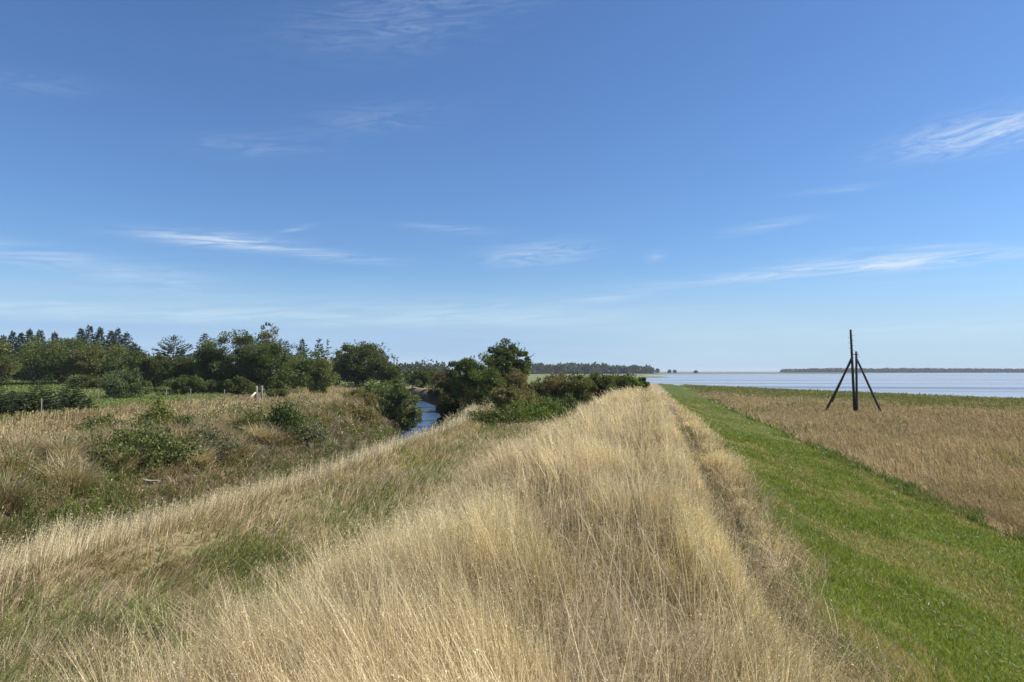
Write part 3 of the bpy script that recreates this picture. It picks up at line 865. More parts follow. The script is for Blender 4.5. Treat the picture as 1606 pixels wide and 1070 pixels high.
def build_marsh():
    g = Geo(); rng = np.random.default_rng(7)
    for (n, d0, d1, pw, nseg, head) in ((260000, 9, 32, 1.1, 3, 3), (420000, 32, 250, 1.5, 2, 2)):
        x, y, d = scatter(n, d0, d1, pw, 46, rng)
        r, dd = cam_rd(x, y)
        e1 = marsh_edge(x, y) + 0.05
        k = ((x > e1) & (rng.random(n) < 0.25 + ss(x - e1, 0, 0.7)) | ((x > e1 - 0.9) & (rng.random(n) < 0.05))) & (y > -5) & (rng.random(n) < 0.45 + 0.8 * fbm(x, y, 0.35, 154))
        x, y, d, r, dd, e1 = keep(k, x, y, d, r, dd, e1)
        sd = water_sd(r, dd)
        k = sd < -0.5
        x, y, d, r, dd, sd, e1 = keep(k, x, y, d, r, dd, sd, e1); m = len(x)
        n1 = fbm(x, y, 0.12, 151); n2 = fbm(x, y, 0.5, 152)
        x, y, t1, t2, t3 = tuft(x, y, 0.35, 771, 0.35)
        c = mixcol((0.21, 0.16, 0.08), (0.54, 0.43, 0.24), 0.4 * n1 + 0.25 * n2 + 0.35 * t1)
        olive = np.clip(ss(sd + (n1 - 0.5) * 20, -44, -22) + ss(d, 185, 230), 0, 1)
        isg = rng.random(m) < np.clip(0.08 + 0.9 * olive + 0.4 * ss(fbm(x, y, 0.11, 155), 0.52, 0.64), 0, 1)
        c = np.where(isg[:, None], mixcol((0.13, 0.15, 0.03), (0.23, 0.23, 0.06), n2), c) * rng.uniform(0.72, 1.28, (m, 1))
        h = rng.uniform(0.28, 0.62, m) * (0.45 + 0.6 * n1 + 0.45 * t2) * (1 - 0.35 * olive) * (0.6 + 0.4 * ss(x - e1, 0, 1.2))
        ld = 2.6 + (fbm(x, y, 0.15, 153) - 0.5) * 3 + rng.normal(size=m) * 0.7
        grass(g, x, y, h, pixw(d, 0.007, 0.8), ld, np.clip(0.35 + rng.normal(size=m) * 0.22, 0.02, 1.0), c, nseg, head, np.maximum(0.025, 0.0014 * d), c * 1.06, np.full(m, 0.06), 0.5, rng)
    g.build('marsh_grass', M_DRY, kind='stuff', label='brown salt marsh grass between the green strip and the water', category='grass')


build_marsh()


# ------------------------------------------------------------------ tripod sea mark on the marsh
def at(px, d):
    r = (px - CX) / F * d
    return world_xy(r, d)


def z_at(py, d):
    return EYE + (HZ - py) / F * d


def build_beacon():
    D = 75.0
    bx, by = at(1338, D); z0 = zt(bx, by)
    t = thing('tripod_beacon', 'dark timber tripod sea mark standing alone on the brown marsh', 'beacon', (bx, by, z0))
    rx, ry = CY, SY                                     # camera-right in world
    fx, fy = -SY, CY
    def P(px, py, dd=0.0):                              # local point at pixel-derived offset, dd metres farther
        x, y = at(px, D); k = (D + dd) / D
        return np.array([(px - 1338) / F * D * rx + dd * fx, (px - 1338) / F * D * ry + dd * fy, z_at(py, D) - z0])
    g = Geo(); a, b = P(1334.9, 517), P(1338.8, 650)
    g.tube([a + (b - a) * s for s in np.linspace(0, 1, 7)][::-1], np.linspace(0.14, 0.11, 7), 12)
    g.build('mast', M_TARRED, t)
    g = Geo(); a, b = P(1341.0, 551.5, -0.28), P(1340.2, 650, -0.28)
    g.tube([a + (b - a) * s for s in np.linspace(0, 1, 6)][::-1], np.linspace(0.125, 0.105, 6), 12)
    g.build('post', M_TARRED, t)
    for (p, q) in ((P(1337.0, 560, -0.1), P(1301.5, 643, 1.0)), (P(1342.0, 561, -0.1), P(1380.5, 644, 0.2)), (P(1338.0, 561, 0.3), P(1334, 630, 4.4))):
        g = Geo(); q = q + (q - p) * 0.04
        g.tube([p + (q - p) * s for s in np.linspace(0, 1, 6)][::-1], np.linspace(0.12, 0.095, 6), 10)
        g.build('strut', M_TARRED, t)
    g = Geo(); c = P(1339.5, 556, -0.16)                # iron band that clamps the timbers
    th = np.linspace(0, 2 * np.pi, 17)
    ring = np.stack([c[0] + (0.34 * np.cos(th)) * rx + 0.30 * np.sin(th) * fx, c[1] + 0.34 * np.cos(th) * ry + 0.30 * np.sin(th) * fy, np.full(17, c[2])], -1)
    g.tube(ring, 0.035, 6, cap=False)
    g.build('clamp', M_IRON, t)
    for i, py in enumerate((526.5, 530, 534, 538, 542, 546, 550)):
        g = Geo(); s = 1 if i % 2 == 0 else -1
        c = P(1334.9 + (py - 517) * 0.029, py)
        e = c + np.array([rx, ry, 0]) * 0.36 * s
        g.tube([c, e], 0.014, 5); g.build('climbing_peg', M_IRON, t)
    for py in (560, 570.5):
        g = Geo(); c = P(1341.2, py, -0.32); g.tube([c, c + np.array([rx, ry, 0]) * 0.38], 0.014, 5); g.build('climbing_peg', M_IRON, t)


build_beacon()


# ------------------------------------------------------------------ trees and bushes
def crown_leaves(g, centre, radii, nclump, nleaf, leaf, cols, rng, flat_bottom=0.0, spread=0.3, top_bias=0.0, shell=0.45, flake=0.55, lobes=1.0):
    """leaf clumps through an ellipsoid; cols = (dark, mid, light) real leaf tones mixed per clump"""
    centre = np.asarray(centre, float); radii = np.asarray(radii, float)
    v = rng.normal(size=(nclump, 3)); v /= np.linalg.norm(v, axis=1, keepdims=True)
    rr = rng.random(nclump) ** shell
    lob = rng.normal(size=(9, 3)); lob /= np.linalg.norm(lob, axis=1, keepdims=True)
    amp = rng.uniform(0.1, 0.42, 9)
    bump = 0.74 + 0.14 * (1 - lobes) + lobes * (amp[None] * np.clip(v @ lob.T, 0, 1) ** 3).max(1) + rng.normal(size=nclump) * 0.05
    cc = centre + v * (rr * bump)[:, None] * radii
    cr = spread * radii.mean() * rng.uniform(0.45, 1.3, nclump)
    per = max(6, nleaf // nclump)
    idx = np.repeat(np.arange(nclump), per); m = len(idx)
    w = rng.normal(size=(m, 3)); w /= np.linalg.norm(w, axis=1, keepdims=True)
    pos = cc[idx] + w * (cr[idx] * rng.random(m) ** 0.4)[:, None] * np.array([1, 1, 0.75])
    out = pos - centre
    out /= np.linalg.norm(out, axis=1, keepdims=True) + 1e-9
    dv = w * flake + out * 0.5 + rng.normal(size=(m, 3)) * 0.55
    k = pos[:, 2] > flat_bottom
    pos, dv, idx = pos[k], dv[k], idx[k]; m = len(idx)
    f = rng.random(nclump)
    cA, cB = np.asarray(cols[0]), np.asarray(cols[1])
    c = cA + (cB - cA) * f[idx][:, None]
    if len(cols) > 2:
        hi = rng.random(m) < 0.16
        c = np.where(hi[:, None], np.asarray(cols[2]), c)
    c = c * rng.uniform(0.75, 1.3, (m, 1))
    g.leaves(pos, dv, leaf * rng.uniform(0.65, 1.4, m), c, rng, 0.62, 0.3)
    return cc


BARK_COL = (0.12, 0.09, 0.065)


def broadleaf(name, label, cat, group, px, top, wpx, d, cols, seed, cb=0.06, nleaf=5000, nclump=46, spread=0.28, flat=0.9, sparse_top=False, leaf_k=0.0017, lean=0.0, part=('crown', 'trunk'), base=None, multi=1, lobes=0.6):
    rng = np.random.default_rng(seed)
    x, y = at(px, d); z0 = zt(x, y) - 0.05 if base is None else base
    H = z_at(top, d) - z0; W = wpx / F * d
    t = thing(name, label, cat, (x, y, z0), group)
    g = Geo(); zc = H * (cb + (1 - cb) * 0.5)
    leaf = max(0.04, leaf_k * 1.15 * d)
    nleaf = int(nleaf * 2.7); nclump = int(nclump * 1.3)
    cc = crown_leaves(g, (lean, 0, zc), (W / 2, W / 2 * flat, H * (1 - cb) / 2), nclump, nleaf, leaf, [np.asarray(k) * 1.35 for k in cols], rng, 0.03, spread * 1.08, lobes=lobes)
    # loose shoots that break the outline
    n = 26
    th = rng.uniform(0, 2 * np.pi, n); ph = rng.uniform(0.15, 1.45, n)
    tw = []
    for a, b in zip(th, ph):
        dirv = np.array([math.cos(a) * math.cos(b), math.sin(a) * math.cos(b), math.sin(b)])
        s = np.array([lean, 0, zc]) + dirv * np.array([W / 2, W / 2 * flat, H * (1 - cb) / 2]) * 0.9
        L = rng.uniform(0.05, 0.13) * min(W, H)
        dirv = dirv + np.array([0, 0, 0.5]); dirv /= np.linalg.norm(dirv)
        k = 18
        u = rng.random(k)
        pos = s + dirv * (u * L)[:, None] + rng.normal(size=(k, 3)) * L * 0.12
        g.leaves(pos, dirv + rng.normal(size=(k, 3)) * 0.8, leaf * rng.uniform(0.5, 1.1, k), np.asarray(cols[0]) + (np.asarray(cols[1]) - np.asarray(cols[0])) * rng.random((k, 1)), rng, 0.6)
        tw.append((s, s + dirv * L))
    g.build(part[0], M_LEAF, t)
    g = Geo()
    rt = max(0.05, H * 0.022) / math.sqrt(multi)
    for k in range(multi):
        o = np.array([rng.normal() * 0.16 * W * (multi > 1), rng.normal() * 0.16 * W * (multi > 1), 0])
        fork = np.array([lean * 0.5, 0, H * max(cb, 0.18)]) + o
        tip = np.array([lean, 0, H * 0.72]) + o * 1.3
        g.tube([np.array([0, 0, -0.15]), fork * 0.5, fork, tip], [rt * 1.25, rt, rt * 0.85, rt * 0.25], 7, BARK_COL)
        for c in cc[rng.permutation(len(cc))[:max(3, 10 // multi)]]:
            b = fork + (tip - fork) * rng.uniform(0, 0.5)
            mid = (b + c) / 2 + rng.normal(size=3) * 0.05 * W + (0, 0, 0.03 * H)
            g.tube([b, mid, c], [rt * 0.45, rt * 0.3, rt * 0.12], 5, BARK_COL)
    g.build(part[1], M_BARK, t)
    return t


def conifer(name, label, cat, group, px, top, wpx, d, cols, seed, levels=22, per=8, droop=0.25, up=0.0, cb=0.05, gap=1.0, base=None, power=0.85, spray_k=0.003):
    rng = np.random.default_rng(seed)
    x, y = at(px, d); z0 = (zt(x, y) - 0.05) if base is None else base
    H = z_at(top, d) - z0; W = wpx / F * d
    t = thing(name, label, cat, (x, y, z0), group)
    g = Geo(); gt = Geo()
    rt = 0.016 * H
    gt.tube([(0, 0, -0.15), (0, 0, H * 0.5), (0, 0, H * 0.985)], [rt, rt * 0.6, rt * 0.08], 7, BARK_COL)
    spr = max(0.12, spray_k * d)
    P, Dv, S = [], [], []
    levels = int(levels * 1.25); per += 1
    for i in range(levels):
        f = (i + 0.5) / levels
        hz = H * (cb + (1 - cb) * f ** 0.92)
        L0 = W / 2 * (1 - f) ** power + 0.02 * W
        nb = max(3, int(per * (0.5 + 0.6 * (1 - f))))
        a0 = rng.random() * 6.28
        for j in range(nb):
            a = a0 + 2 * math.pi * j / nb + rng.normal() * 0.25
            L = L0 * rng.uniform(0.62, 1.15)
            if rng.random() > gap: continue
            rise = up * (0.4 + f) - droop * (1 - f)
            k = max(4, int(L / (spr * 0.42)))
            u = np.linspace(0.18, 1.0, k)
            hx = L * u
            hzv = hz + L * (rise * u - 0.22 * droop * u * u + 0.12 * u ** 3)
            c = np.stack([np.cos(a) * hx, np.sin(a) * hx, hzv], -1)
            gt.tube([c[0] * (0.05, 0.05, 1), c[-1]], [rt * 0.16, rt * 0.04], 3, BARK_COL, False)
            for side in (-1, 1):
                perp = np.array([-math.sin(a), math.cos(a), 0]) * side
                dv = np.array([math.cos(a), math.sin(a), 0.05])[None] * 0.9 + perp[None] * (0.75 * (1.15 - u))[:, None] + rng.normal(size=(k, 3)) * 0.22
                P.append(c + rng.normal(size=c.shape) * spr * 0.15); Dv.append(dv); S.append(np.full(k, spr) * (1.1 - 0.35 * u) * (1.1 - 0.6 * f))
            dv = np.array([math.cos(a), math.sin(a), rise - 0.15])[None] + rng.normal(size=(k, 3)) * 0.25
            P.append(c); Dv.append(dv); S.append(np.full(k, spr * 0.95 * (1.1 - 0.6 * f)))
    # leader
    k = 8; u = np.linspace(0.9, 1.0, k)
    P.append(np.stack([np.zeros(k), np.zeros(k), H * u], -1)); Dv.append(rng.normal(size=(k, 3)) * 0.5 + (0, 0, 1.0)); S.append(np.full(k, spr * 0.7))
    P, Dv, S = np.concatenate(P), np.concatenate(Dv), np.concatenate(S)
    m = len(P)
    c = np.asarray(cols[0]) + (np.asarray(cols[1]) - np.asarray(cols[0])) * rng.random((m, 1))
    g.leaves(P, Dv, S * rng.uniform(0.8, 1.3, m), c * rng.uniform(0.8, 1.25, (m, 1)), rng, 0.42, 0.15)
    g.build('crown', M_NEEDLE, t); gt.build('trunk', M_BARK, t)
    return t


def shoots(name, label, cat, group, px, top, wpx, d, cols, seed, nst=22, per=60, leaf=0.09):
    """a loose shrub: many separate shoots of uneven height, leafy along their upper part"""
    rng = np.random.default_rng(seed)
    x, y = at(px, d); z0 = zt(x, y) - 0.05
    H = z_at(top, d) - z0; W = wpx / F * d
    t = thing(name, label, cat, (x, y, z0), group)
    g = Geo(); gs = Geo()
    for k in range(nst):
        a = rng.uniform(0, 6.28); q = rng.random() ** 0.7
        e = np.array([math.cos(a) * q * W / 2, math.sin(a) * q * W / 2, H * (1 - 0.55 * q ** 1.5) * rng.uniform(0.55, 1.0)])
        b = e * np.array([0.25, 0.25, 0.0]) + (0, 0, -0.05)
        u = np.linspace(0, 1, 5)[:, None]
        pts = b + (e - b) * u + np.stack([e[0] * 0.25 * u[:, 0] ** 2, e[1] * 0.25 * u[:, 0] ** 2, -0.08 * H * u[:, 0] ** 2], -1)
        pts = np.concatenate([[[0, 0, -0.15]], pts])
        gs.tube(pts, np.linspace(0.018, 0.004, 6), 4, BARK_COL)
        n = int(per * rng.uniform(0.5, 1.4)); f = 1 + 4 * (0.12 + 0.88 * rng.random(n) ** 0.8)
        i0 = np.minimum(f.astype(int), 4); fr = (f - i0)[:, None]
        pos = pts[i0] * (1 - fr) + pts[i0 + 1] * fr + rng.normal(size=(n, 3)) * 0.07 * max(H, 0.8)
        dv = rng.normal(size=(n, 3)) + np.array([0, 0, 0.35]) + (e / np.linalg.norm(e)) * 0.5
        f1 = rng.random()
        c = (np.asarray(cols[0]) * (1 - f1) + np.asarray(cols[1]) * f1) * 1.3 * rng.uniform(0.7, 1.35, (n, 1))
        g.leaves(pos, dv, leaf * rng.uniform(0.6, 1.4, n), c, rng, 0.5, 0.3)
    g.build('foliage', M_LEAF, t); gs.build('stems', M_BARK, t)
    return t


SPR = ((0.028, 0.045, 0.026), (0.05, 0.07, 0.035))
SPR_B = ((0.03, 0.05, 0.035), (0.055, 0.08, 0.05))
OAK = ((0.045, 0.062, 0.018), (0.085, 0.105, 0.03), (0.13, 0.13, 0.05))
OLI = ((0.06, 0.075, 0.02), (0.115, 0.125, 0.035), (0.16, 0.15, 0.06))
WIL = ((0.07, 0.095, 0.032), (0.12, 0.145, 0.045), (0.16, 0.18, 0.07))
DRK = ((0.042, 0.062, 0.02), (0.08, 0.105, 0.03), (0.12, 0.135, 0.045))
BRI = ((0.06, 0.105, 0.02), (0.115, 0.175, 0.035), (0.17, 0.22, 0.06))
BRN = ((0.10, 0.085, 0.04), (0.17, 0.135, 0.06), (0.13, 0.13, 0.05))

GS = 'spruces standing behind the broadleaf belt'
spruces = [
    (4, 527, 30, 148, 'spruce at the left frame edge in the back row, cut by the frame'),
    (19, 521, 28, 152, 'second spruce from the left frame edge in the back row'),
    (33, 523, 28, 150, 'third spruce from the left in the back row, slightly lower than its neighbours'),
    (46, 518, 32, 146, 'tall broad spruce fourth from the left, above the left shoulder of the big round tree'),
    (62, 519, 34, 150, 'full spruce fifth from the left, last of the closed group on the left'),
    (85, 523, 34, 142, 'single spruce tip alone above the top of the big round tree'),
    (126, 516, 30, 150, 'left spruce of the cluster over the right half of the big round tree'),
    (139, 512, 36, 146, 'tallest spruce of the cluster behind the big round tree'),
    (156, 515, 30, 150, 'slim spruce just right of the tallest one behind the big round tree'),
    (173, 520, 32, 146, 'spruce between the two clusters above the right end of the big round tree'),
    (184, 517, 32, 150, 'pointed spruce near the right end of the back row'),
    (198, 523, 34, 146, 'slim spruce last in the back row before the gap of sky'),
    (212, 541, 46, 138, 'low spruce with spread branches below the end of the back row'),
]
for i, (px, tp, w, d, lb) in enumerate(spruces):
    conifer('spruce_tree', lb, 'spruce', GS, px, tp, w * 1.7, d, SPR_B, 200 + i, 26, 8, 0.3, 0.12, gap=0.92, power=0.95, spray_k=0.005)
conifer('spruce_tree', 'wide open spruce with upswept branches standing alone in the gap of sky', 'spruce', GS, 272, 529, 92, 112, SPR_B, 231, 17, 8, 0.1, 0.35, gap=0.85, power=0.7, spray_k=0.005)
conifer('spruce_tree', 'narrow spruce tip rising at the left end of the tall central broadleaf belt', 'spruce', GS, 321, 524, 62, 118, SPR, 232, 20, 8, 0.25, 0.2, spray_k=0.0045)
conifer('spruce_tree', 'dark spruce top left of the two sparse tops, above the central belt', 'spruce', GS, 474, 533, 40, 132, SPR, 233, 16, 7, 0.2, 0.2, spray_k=0.0045)
conifer('spruce_tree', 'spruce top with layered branches, left of the thin spindly top', 'spruce', GS, 500, 533, 34, 136, SPR, 234, 13, 6, 0.1, 0.25, gap=0.75, spray_k=0.005)
conifer('spruce_tree', 'thin spindly spruce top with few branches beside the dense green tree', 'spruce', GS, 513, 534, 30, 136, SPR, 235, 10, 5, 0.0, 0.25, gap=0.7, spray_k=0.004)
conifer('spruce_tree', 'small spruce tip half sunk in the broadleaf crowns right of the sparse dead top', 'spruce', GS, 449, 535, 26, 130, SPR, 236, 12, 6, 0.1, 0.2, spray_k=0.0045)

GB = 'broadleaf trees of the shelter belt'
broadleaf('broadleaf_tree', 'big round dark green tree in front of the spruces', 'tree', GB, 96, 533, 166, 122, ((0.042, 0.062, 0.017), (0.08, 0.105, 0.027), (0.12, 0.13, 0.04)), 301, 0.0, 14000, 80, 0.22)
broadleaf('broadleaf_tree', 'round olive tree joined to the right side of the big round tree', 'tree', GB, 160, 540, 90, 120, OLI, 302, 0.0, 6500, 50, 0.25)
broadleaf('broadleaf_tree', 'olive green tree cut off by the left frame edge', 'tree', GB, -2, 528, 64, 112, OLI, 303, 0.0, 5000, 40)
broadleaf('broadleaf_tree', 'dark tree in the dip right of the big round tree', 'tree', GB, 206, 549, 74, 108, DRK, 304, 0.03, 5000, 40)
broadleaf('broadleaf_tree', 'lowest tree of the belt in front of the lone open spruce', 'tree', GB, 243, 556, 72, 100, OAK, 305, 0.03, 5000, 40)
broadleaf('broadleaf_tree', 'rounded green tree directly below the lone open spruce', 'tree', GB, 284, 557, 72, 98, OAK, 306, 0.03, 4500, 40)
broadleaf('broadleaf_tree', 'dark leafy tree at the left end of the tall central group', 'tree', GB, 335, 536, 78, 96, DRK, 307, 0.03, 6500, 50)
broadleaf('broadleaf_tree', 'tall brownish green tree with a ragged top in the central group', 'tree', GB, 376, 519, 96, 94, OAK, 308, 0.03, 9000, 64)
broadleaf('broadleaf_tree', 'thin half bare tree top rising highest of the belt', 'tree', GB, 419, 507, 34, 98, OLI, 309, 0.35, 1100, 22, 0.34)
broadleaf('broadleaf_tree', 'dark dense tree under the half bare top, right of the ragged tree', 'tree', GB, 424, 531, 92, 92, DRK, 310, 0.03, 8000, 60)
broadleaf('broadleaf_tree', 'dark narrow tree behind the light olive willow', 'tree', GB, 462, 543, 66, 96, DRK, 311, 0.03, 4500, 40)
broadleaf('broadleaf_tree', 'light olive rounded willow at the right end of the central group', 'tree', GB, 495, 549, 78, 86, WIL, 312, 0.02, 7000, 54, 0.25)
broadleaf('broadleaf_tree', 'large domed green tree standing right of the path opening', 'tree', GB, 570, 535, 108, 116, OAK, 313, 0.02, 10000, 74, 0.22)
broadleaf('broadleaf_tree', 'slim olive tree at the left flank of the large domed tree', 'tree', GB, 533, 549, 34, 122, OLI, 314, 0.03, 3000, 26)
broadleaf('broadleaf_tree', 'sloping right shoulder tree of the large domed tree', 'tree', GB, 608, 558, 46, 112, OAK, 315, 0.02, 4500, 36)

GU = 'bushes along the meadow edge'
bp = ('foliage', 'stems')
broadleaf('bush', 'grey green willow bush in front of the dip in the tree belt', 'bush', GU, 197, 582, 84, 80, ((0.06, 0.085, 0.035), (0.10, 0.125, 0.05)), 320, 0.0, 4500, 40, part=bp, multi=4)
broadleaf('bush', 'dark low bush below the rounded green tree', 'bush', GU, 292, 590, 64, 88, DRK, 321, 0.0, 3500, 30, part=bp, multi=3)
broadleaf('bush', 'dull green bush left of the wooden corner post', 'bush', GU, 378, 594, 54, 82, OAK, 322, 0.0, 3500, 30, part=bp, multi=3)
broadleaf('bush', 'low pale bush with flat top just right of the corner post', 'bush', GU, 434, 612, 40, 72, WIL, 323, 0.0, 2500, 24, part=bp, multi=3)
broadleaf('bush', 'dark bush filling the gap left of the dull green bush', 'bush', GU, 335, 600, 50, 90, DRK, 324, 0.0, 3000, 26, part=bp, multi=3)
broadleaf('bush', 'olive bush in the shade at the left edge of the pasture', 'bush', GU, 140, 588, 60, 104, OLI, 325, 0.0, 3000, 26, part=bp, multi=3)

GN = 'willows and bushes along the stream'
broadleaf('bush', 'low grey green willow thicket left of the stream, in front of the domed tree', 'bush', GN, 592, 597, 72, 70, WIL, 330, 0.0, 5000, 40, part=bp, multi=4)
broadleaf('bush', 'tall willow bush leaning over the left side of the stream', 'bush', GN, 626, 592, 60, 62, WIL, 331, 0.0, 6500, 46, part=bp, multi=4, leaf_k=0.0016)
broadleaf('bush', 'willow bush on the water edge hiding the left side of the stream', 'bush', GN, 641, 628, 38, 57, ((0.07, 0.09, 0.03), (0.12, 0.14, 0.045)), 332, 0.0, 3500, 30, part=bp, multi=3, leaf_k=0.0016, base=0.25)
broadleaf('bush', 'rust tinged bush above the bare bank', 'bush', GN, 565, 612, 56, 56, ((0.12, 0.10, 0.04), (0.16, 0.16, 0.055)), 333, 0.0, 3500, 30, part=bp, multi=4, leaf_k=0.0016)
broadleaf('bush', 'brown twiggy bush on the right bank where the stream vanishes', 'bush', GN, 688, 597, 30, 98, BRN, 334, 0.0, 2600, 24, part=bp, multi=3)
broadleaf('bush', 'low brown bush overhanging the right side of the stream', 'bush', GN, 697, 622, 26, 72, ((0.085, 0.08, 0.035), (0.13, 0.12, 0.05)), 335, 0.0, 2600, 24, part=bp, multi=3, base=0.3)
broadleaf('bush', 'dark low bush at the water line below the very dark hawthorn', 'bush', GN, 704, 635, 32, 64, OAK, 341, 0.0, 2600, 24, part=bp, multi=3, base=0.2)
broadleaf('bush', 'hazy green bush closing the view up the stream', 'bush', GN, 660, 580, 64, 135, OAK, 342, 0.0, 3500, 30, part=bp, multi=3)
broadleaf('bush', 'small brown bush right of the hazy green one up the stream', 'bush', GN, 694, 584, 40, 125, BRN, 343, 0.0, 2600, 24, part=bp, multi=3)
broadleaf('hawthorn_bush', 'very dark hawthorn with a yellowing top right of the stream', 'bush', GN, 716, 568, 54, 64, ((0.045, 0.062, 0.02), (0.085, 0.10, 0.028), (0.20, 0.17, 0.04)), 336, 0.0, 6500, 46, part=bp, multi=3)
broadleaf('hawthorn_bush', 'tall dark green hawthorn in front of the round tree', 'bush', GN, 748, 558, 80, 60, ((0.05, 0.075, 0.02), (0.10, 0.13, 0.035), (0.14, 0.16, 0.05)), 337, 0.0, 9500, 64, 0.25, part=bp, multi=3)
broadleaf('round_tree', 'dark round topped tree rising alone against the sky', 'tree', None, 797, 536, 78, 88, DRK, 338, 0.24, 11000, 80, 0.22, lobes=0.05)
broadleaf('bush', 'reddish brown bush below the lone round tree', 'bush', GN, 806, 580, 52, 74, BRN, 339, 0.0, 4000, 34, part=bp, multi=4)
broadleaf('bush', 'light brown scrub between hawthorn and hedge', 'bush', GN, 795, 604, 56, 56, ((0.11, 0.10, 0.04), (0.16, 0.15, 0.06)), 340, 0.0, 4500, 36, part=bp, multi=4)
shoots('bush', 'straggling ochre and green scrub between the brambles and the round tree', 'bush', GN, 830, 606, 90, 58, ((0.10, 0.095, 0.035), (0.16, 0.15, 0.05)), 345, 90, 60, 0.13)

GH = 'thorn hedge on the landward side of the dike'
hedge = [(852, 594, 40, 66, OLI, 'low olive end bush of the thorn hedge, farthest left'),
         (880, 587, 54, 64, BRN, 'brownish thorn bush second from the left in the hedge'),
         (912, 585, 54, 63, OLI, 'highest olive thorn bush in the left half of the hedge'),
         (944, 587, 50, 64, OAK, 'middle thorn bush of the hedge, brownish green'),
         (968, 588, 42, 66, OAK, 'dull green thorn bush right of the hedge middle'),
         (988, 588, 34, 68, BRI, 'greenest thorn bush near the right end of the hedge'),
         (1006, 594, 20, 72, DRK, 'smallest thorn bush, last at the right end beside the water')]
for i, (px, tp, w, d, cl, lb) in enumerate(hedge):
    broadleaf('thorn_bush', lb, 'bush', GH, px, tp, w * 1.25, d, cl, 350 + i, 0.0, 5200, 40, part=bp, multi=3)
GR = 'bramble mounds beside the dike'
BRM = ((0.05, 0.085, 0.016), (0.11, 0.155, 0.03))
bram = [(710, 655, 62, 47, DRK, 'dark bramble mound on the right edge of the stream'),
        (752, 640, 84, 46, ((0.055, 0.08, 0.02), (0.10, 0.13, 0.03)), 'dull green bramble mound below the tall hawthorn'),
        (790, 630, 84, 44, ((0.07, 0.085, 0.025), (0.12, 0.14, 0.035)), 'middle bramble mound, olive toned, between the dull and the bright green ones'),
        (818, 624, 90, 45, BRM, 'brightest green bramble mound, left of the dike slope'),
        (856, 616, 76, 47, BRM, 'green bramble mound running up to the dike crest'),
        (894, 612, 60, 50, DRK, 'dark bramble mound under the thorn hedge')]
for i, (px, tp, w, d, cl, lb) in enumerate(bram):
    shoots('bramble_bush', lb, 'bramble', GR, px, tp, w, d, cl, 370 + i, 110, 70, 0.12)

GF = 'young fir trees in the small plantation'
firs = [(-8, 606, 92, 46, 'young fir cut by the left frame edge'),
        (62, 602, 92, 48, 'middle young fir with a grey fence post before it'),
        (112, 601, 76, 50, 'rightmost young fir at the edge of the green pasture'),
        (22, 614, 70, 52, 'young fir set back between the left two firs')]
for i, (px, tp, w, d, lb) in enumerate(firs):
    conifer('young_fir', lb, 'fir', GF, px, tp, w * 0.86, d, ((0.03, 0.05, 0.022), (0.065, 0.09, 0.034)), 380 + i, 11, 14, 0.05, 0.06, power=0.62, spray_k=0.0042, cb=0.02)

GW = 'leafy shrubs among the grass on the far bank'
SAGE = ((0.085, 0.095, 0.05), (0.13, 0.135, 0.075))
shr = [(250, 617, 66, 33, ((0.085, 0.105, 0.025), (0.17, 0.17, 0.05)), 'spindly leafy sapling with pale leaves, tallest on the far bank', 60, 110, 0.11),
       (292, 640, 44, 32, OAK, 'small green shrub right of the pale leaved sapling', 50, 80, 0.10),
       (447, 622, 50, 37, DRK, 'dark leafy shrub on the bank right of the corner post', 95, 150, 0.13),
       (466, 643, 90, 38, SAGE, 'low sprawling grey green shrub on the bank top below the dark leafy one', 90, 80, 0.10),
       (396, 640, 66, 36, OLI, 'straggling olive shrub on the bank left of the dark leafy one', 60, 70, 0.10),
       (160, 642, 70, 34, OLI, 'thin weedy shrub near the left end of the far bank', 50, 70, 0.10),
       (215, 664, 170, 26, ((0.06, 0.08, 0.022), (0.115, 0.13, 0.04)), 'broad green nettle clump low on the far bank', 220, 80, 0.11),
       (320, 664, 110, 30, SAGE, 'grey green weed clump on the far bank right of the nettles', 100, 70, 0.10),
       (20, 712, 110, 23, OLI, 'olive weed clump at the left frame edge beside the ditch', 100, 70, 0.09),
       (556, 630, 80, 50, ((0.11, 0.10, 0.035), (0.18, 0.16, 0.05)), 'ochre leaved shrub on top of the bare eroded bank', 80, 80, 0.12),
       (120, 682, 90, 25, OAK, 'small dark green weed clump left of the nettles', 80, 70, 0.10)]
for i, (px, tp, w, d, cl, lb, ns, pr, lf) in enumerate(shr):
    shoots('shrub', lb, 'shrub', GW, px, tp, w, d, cl, 400 + i, ns, pr, lf)


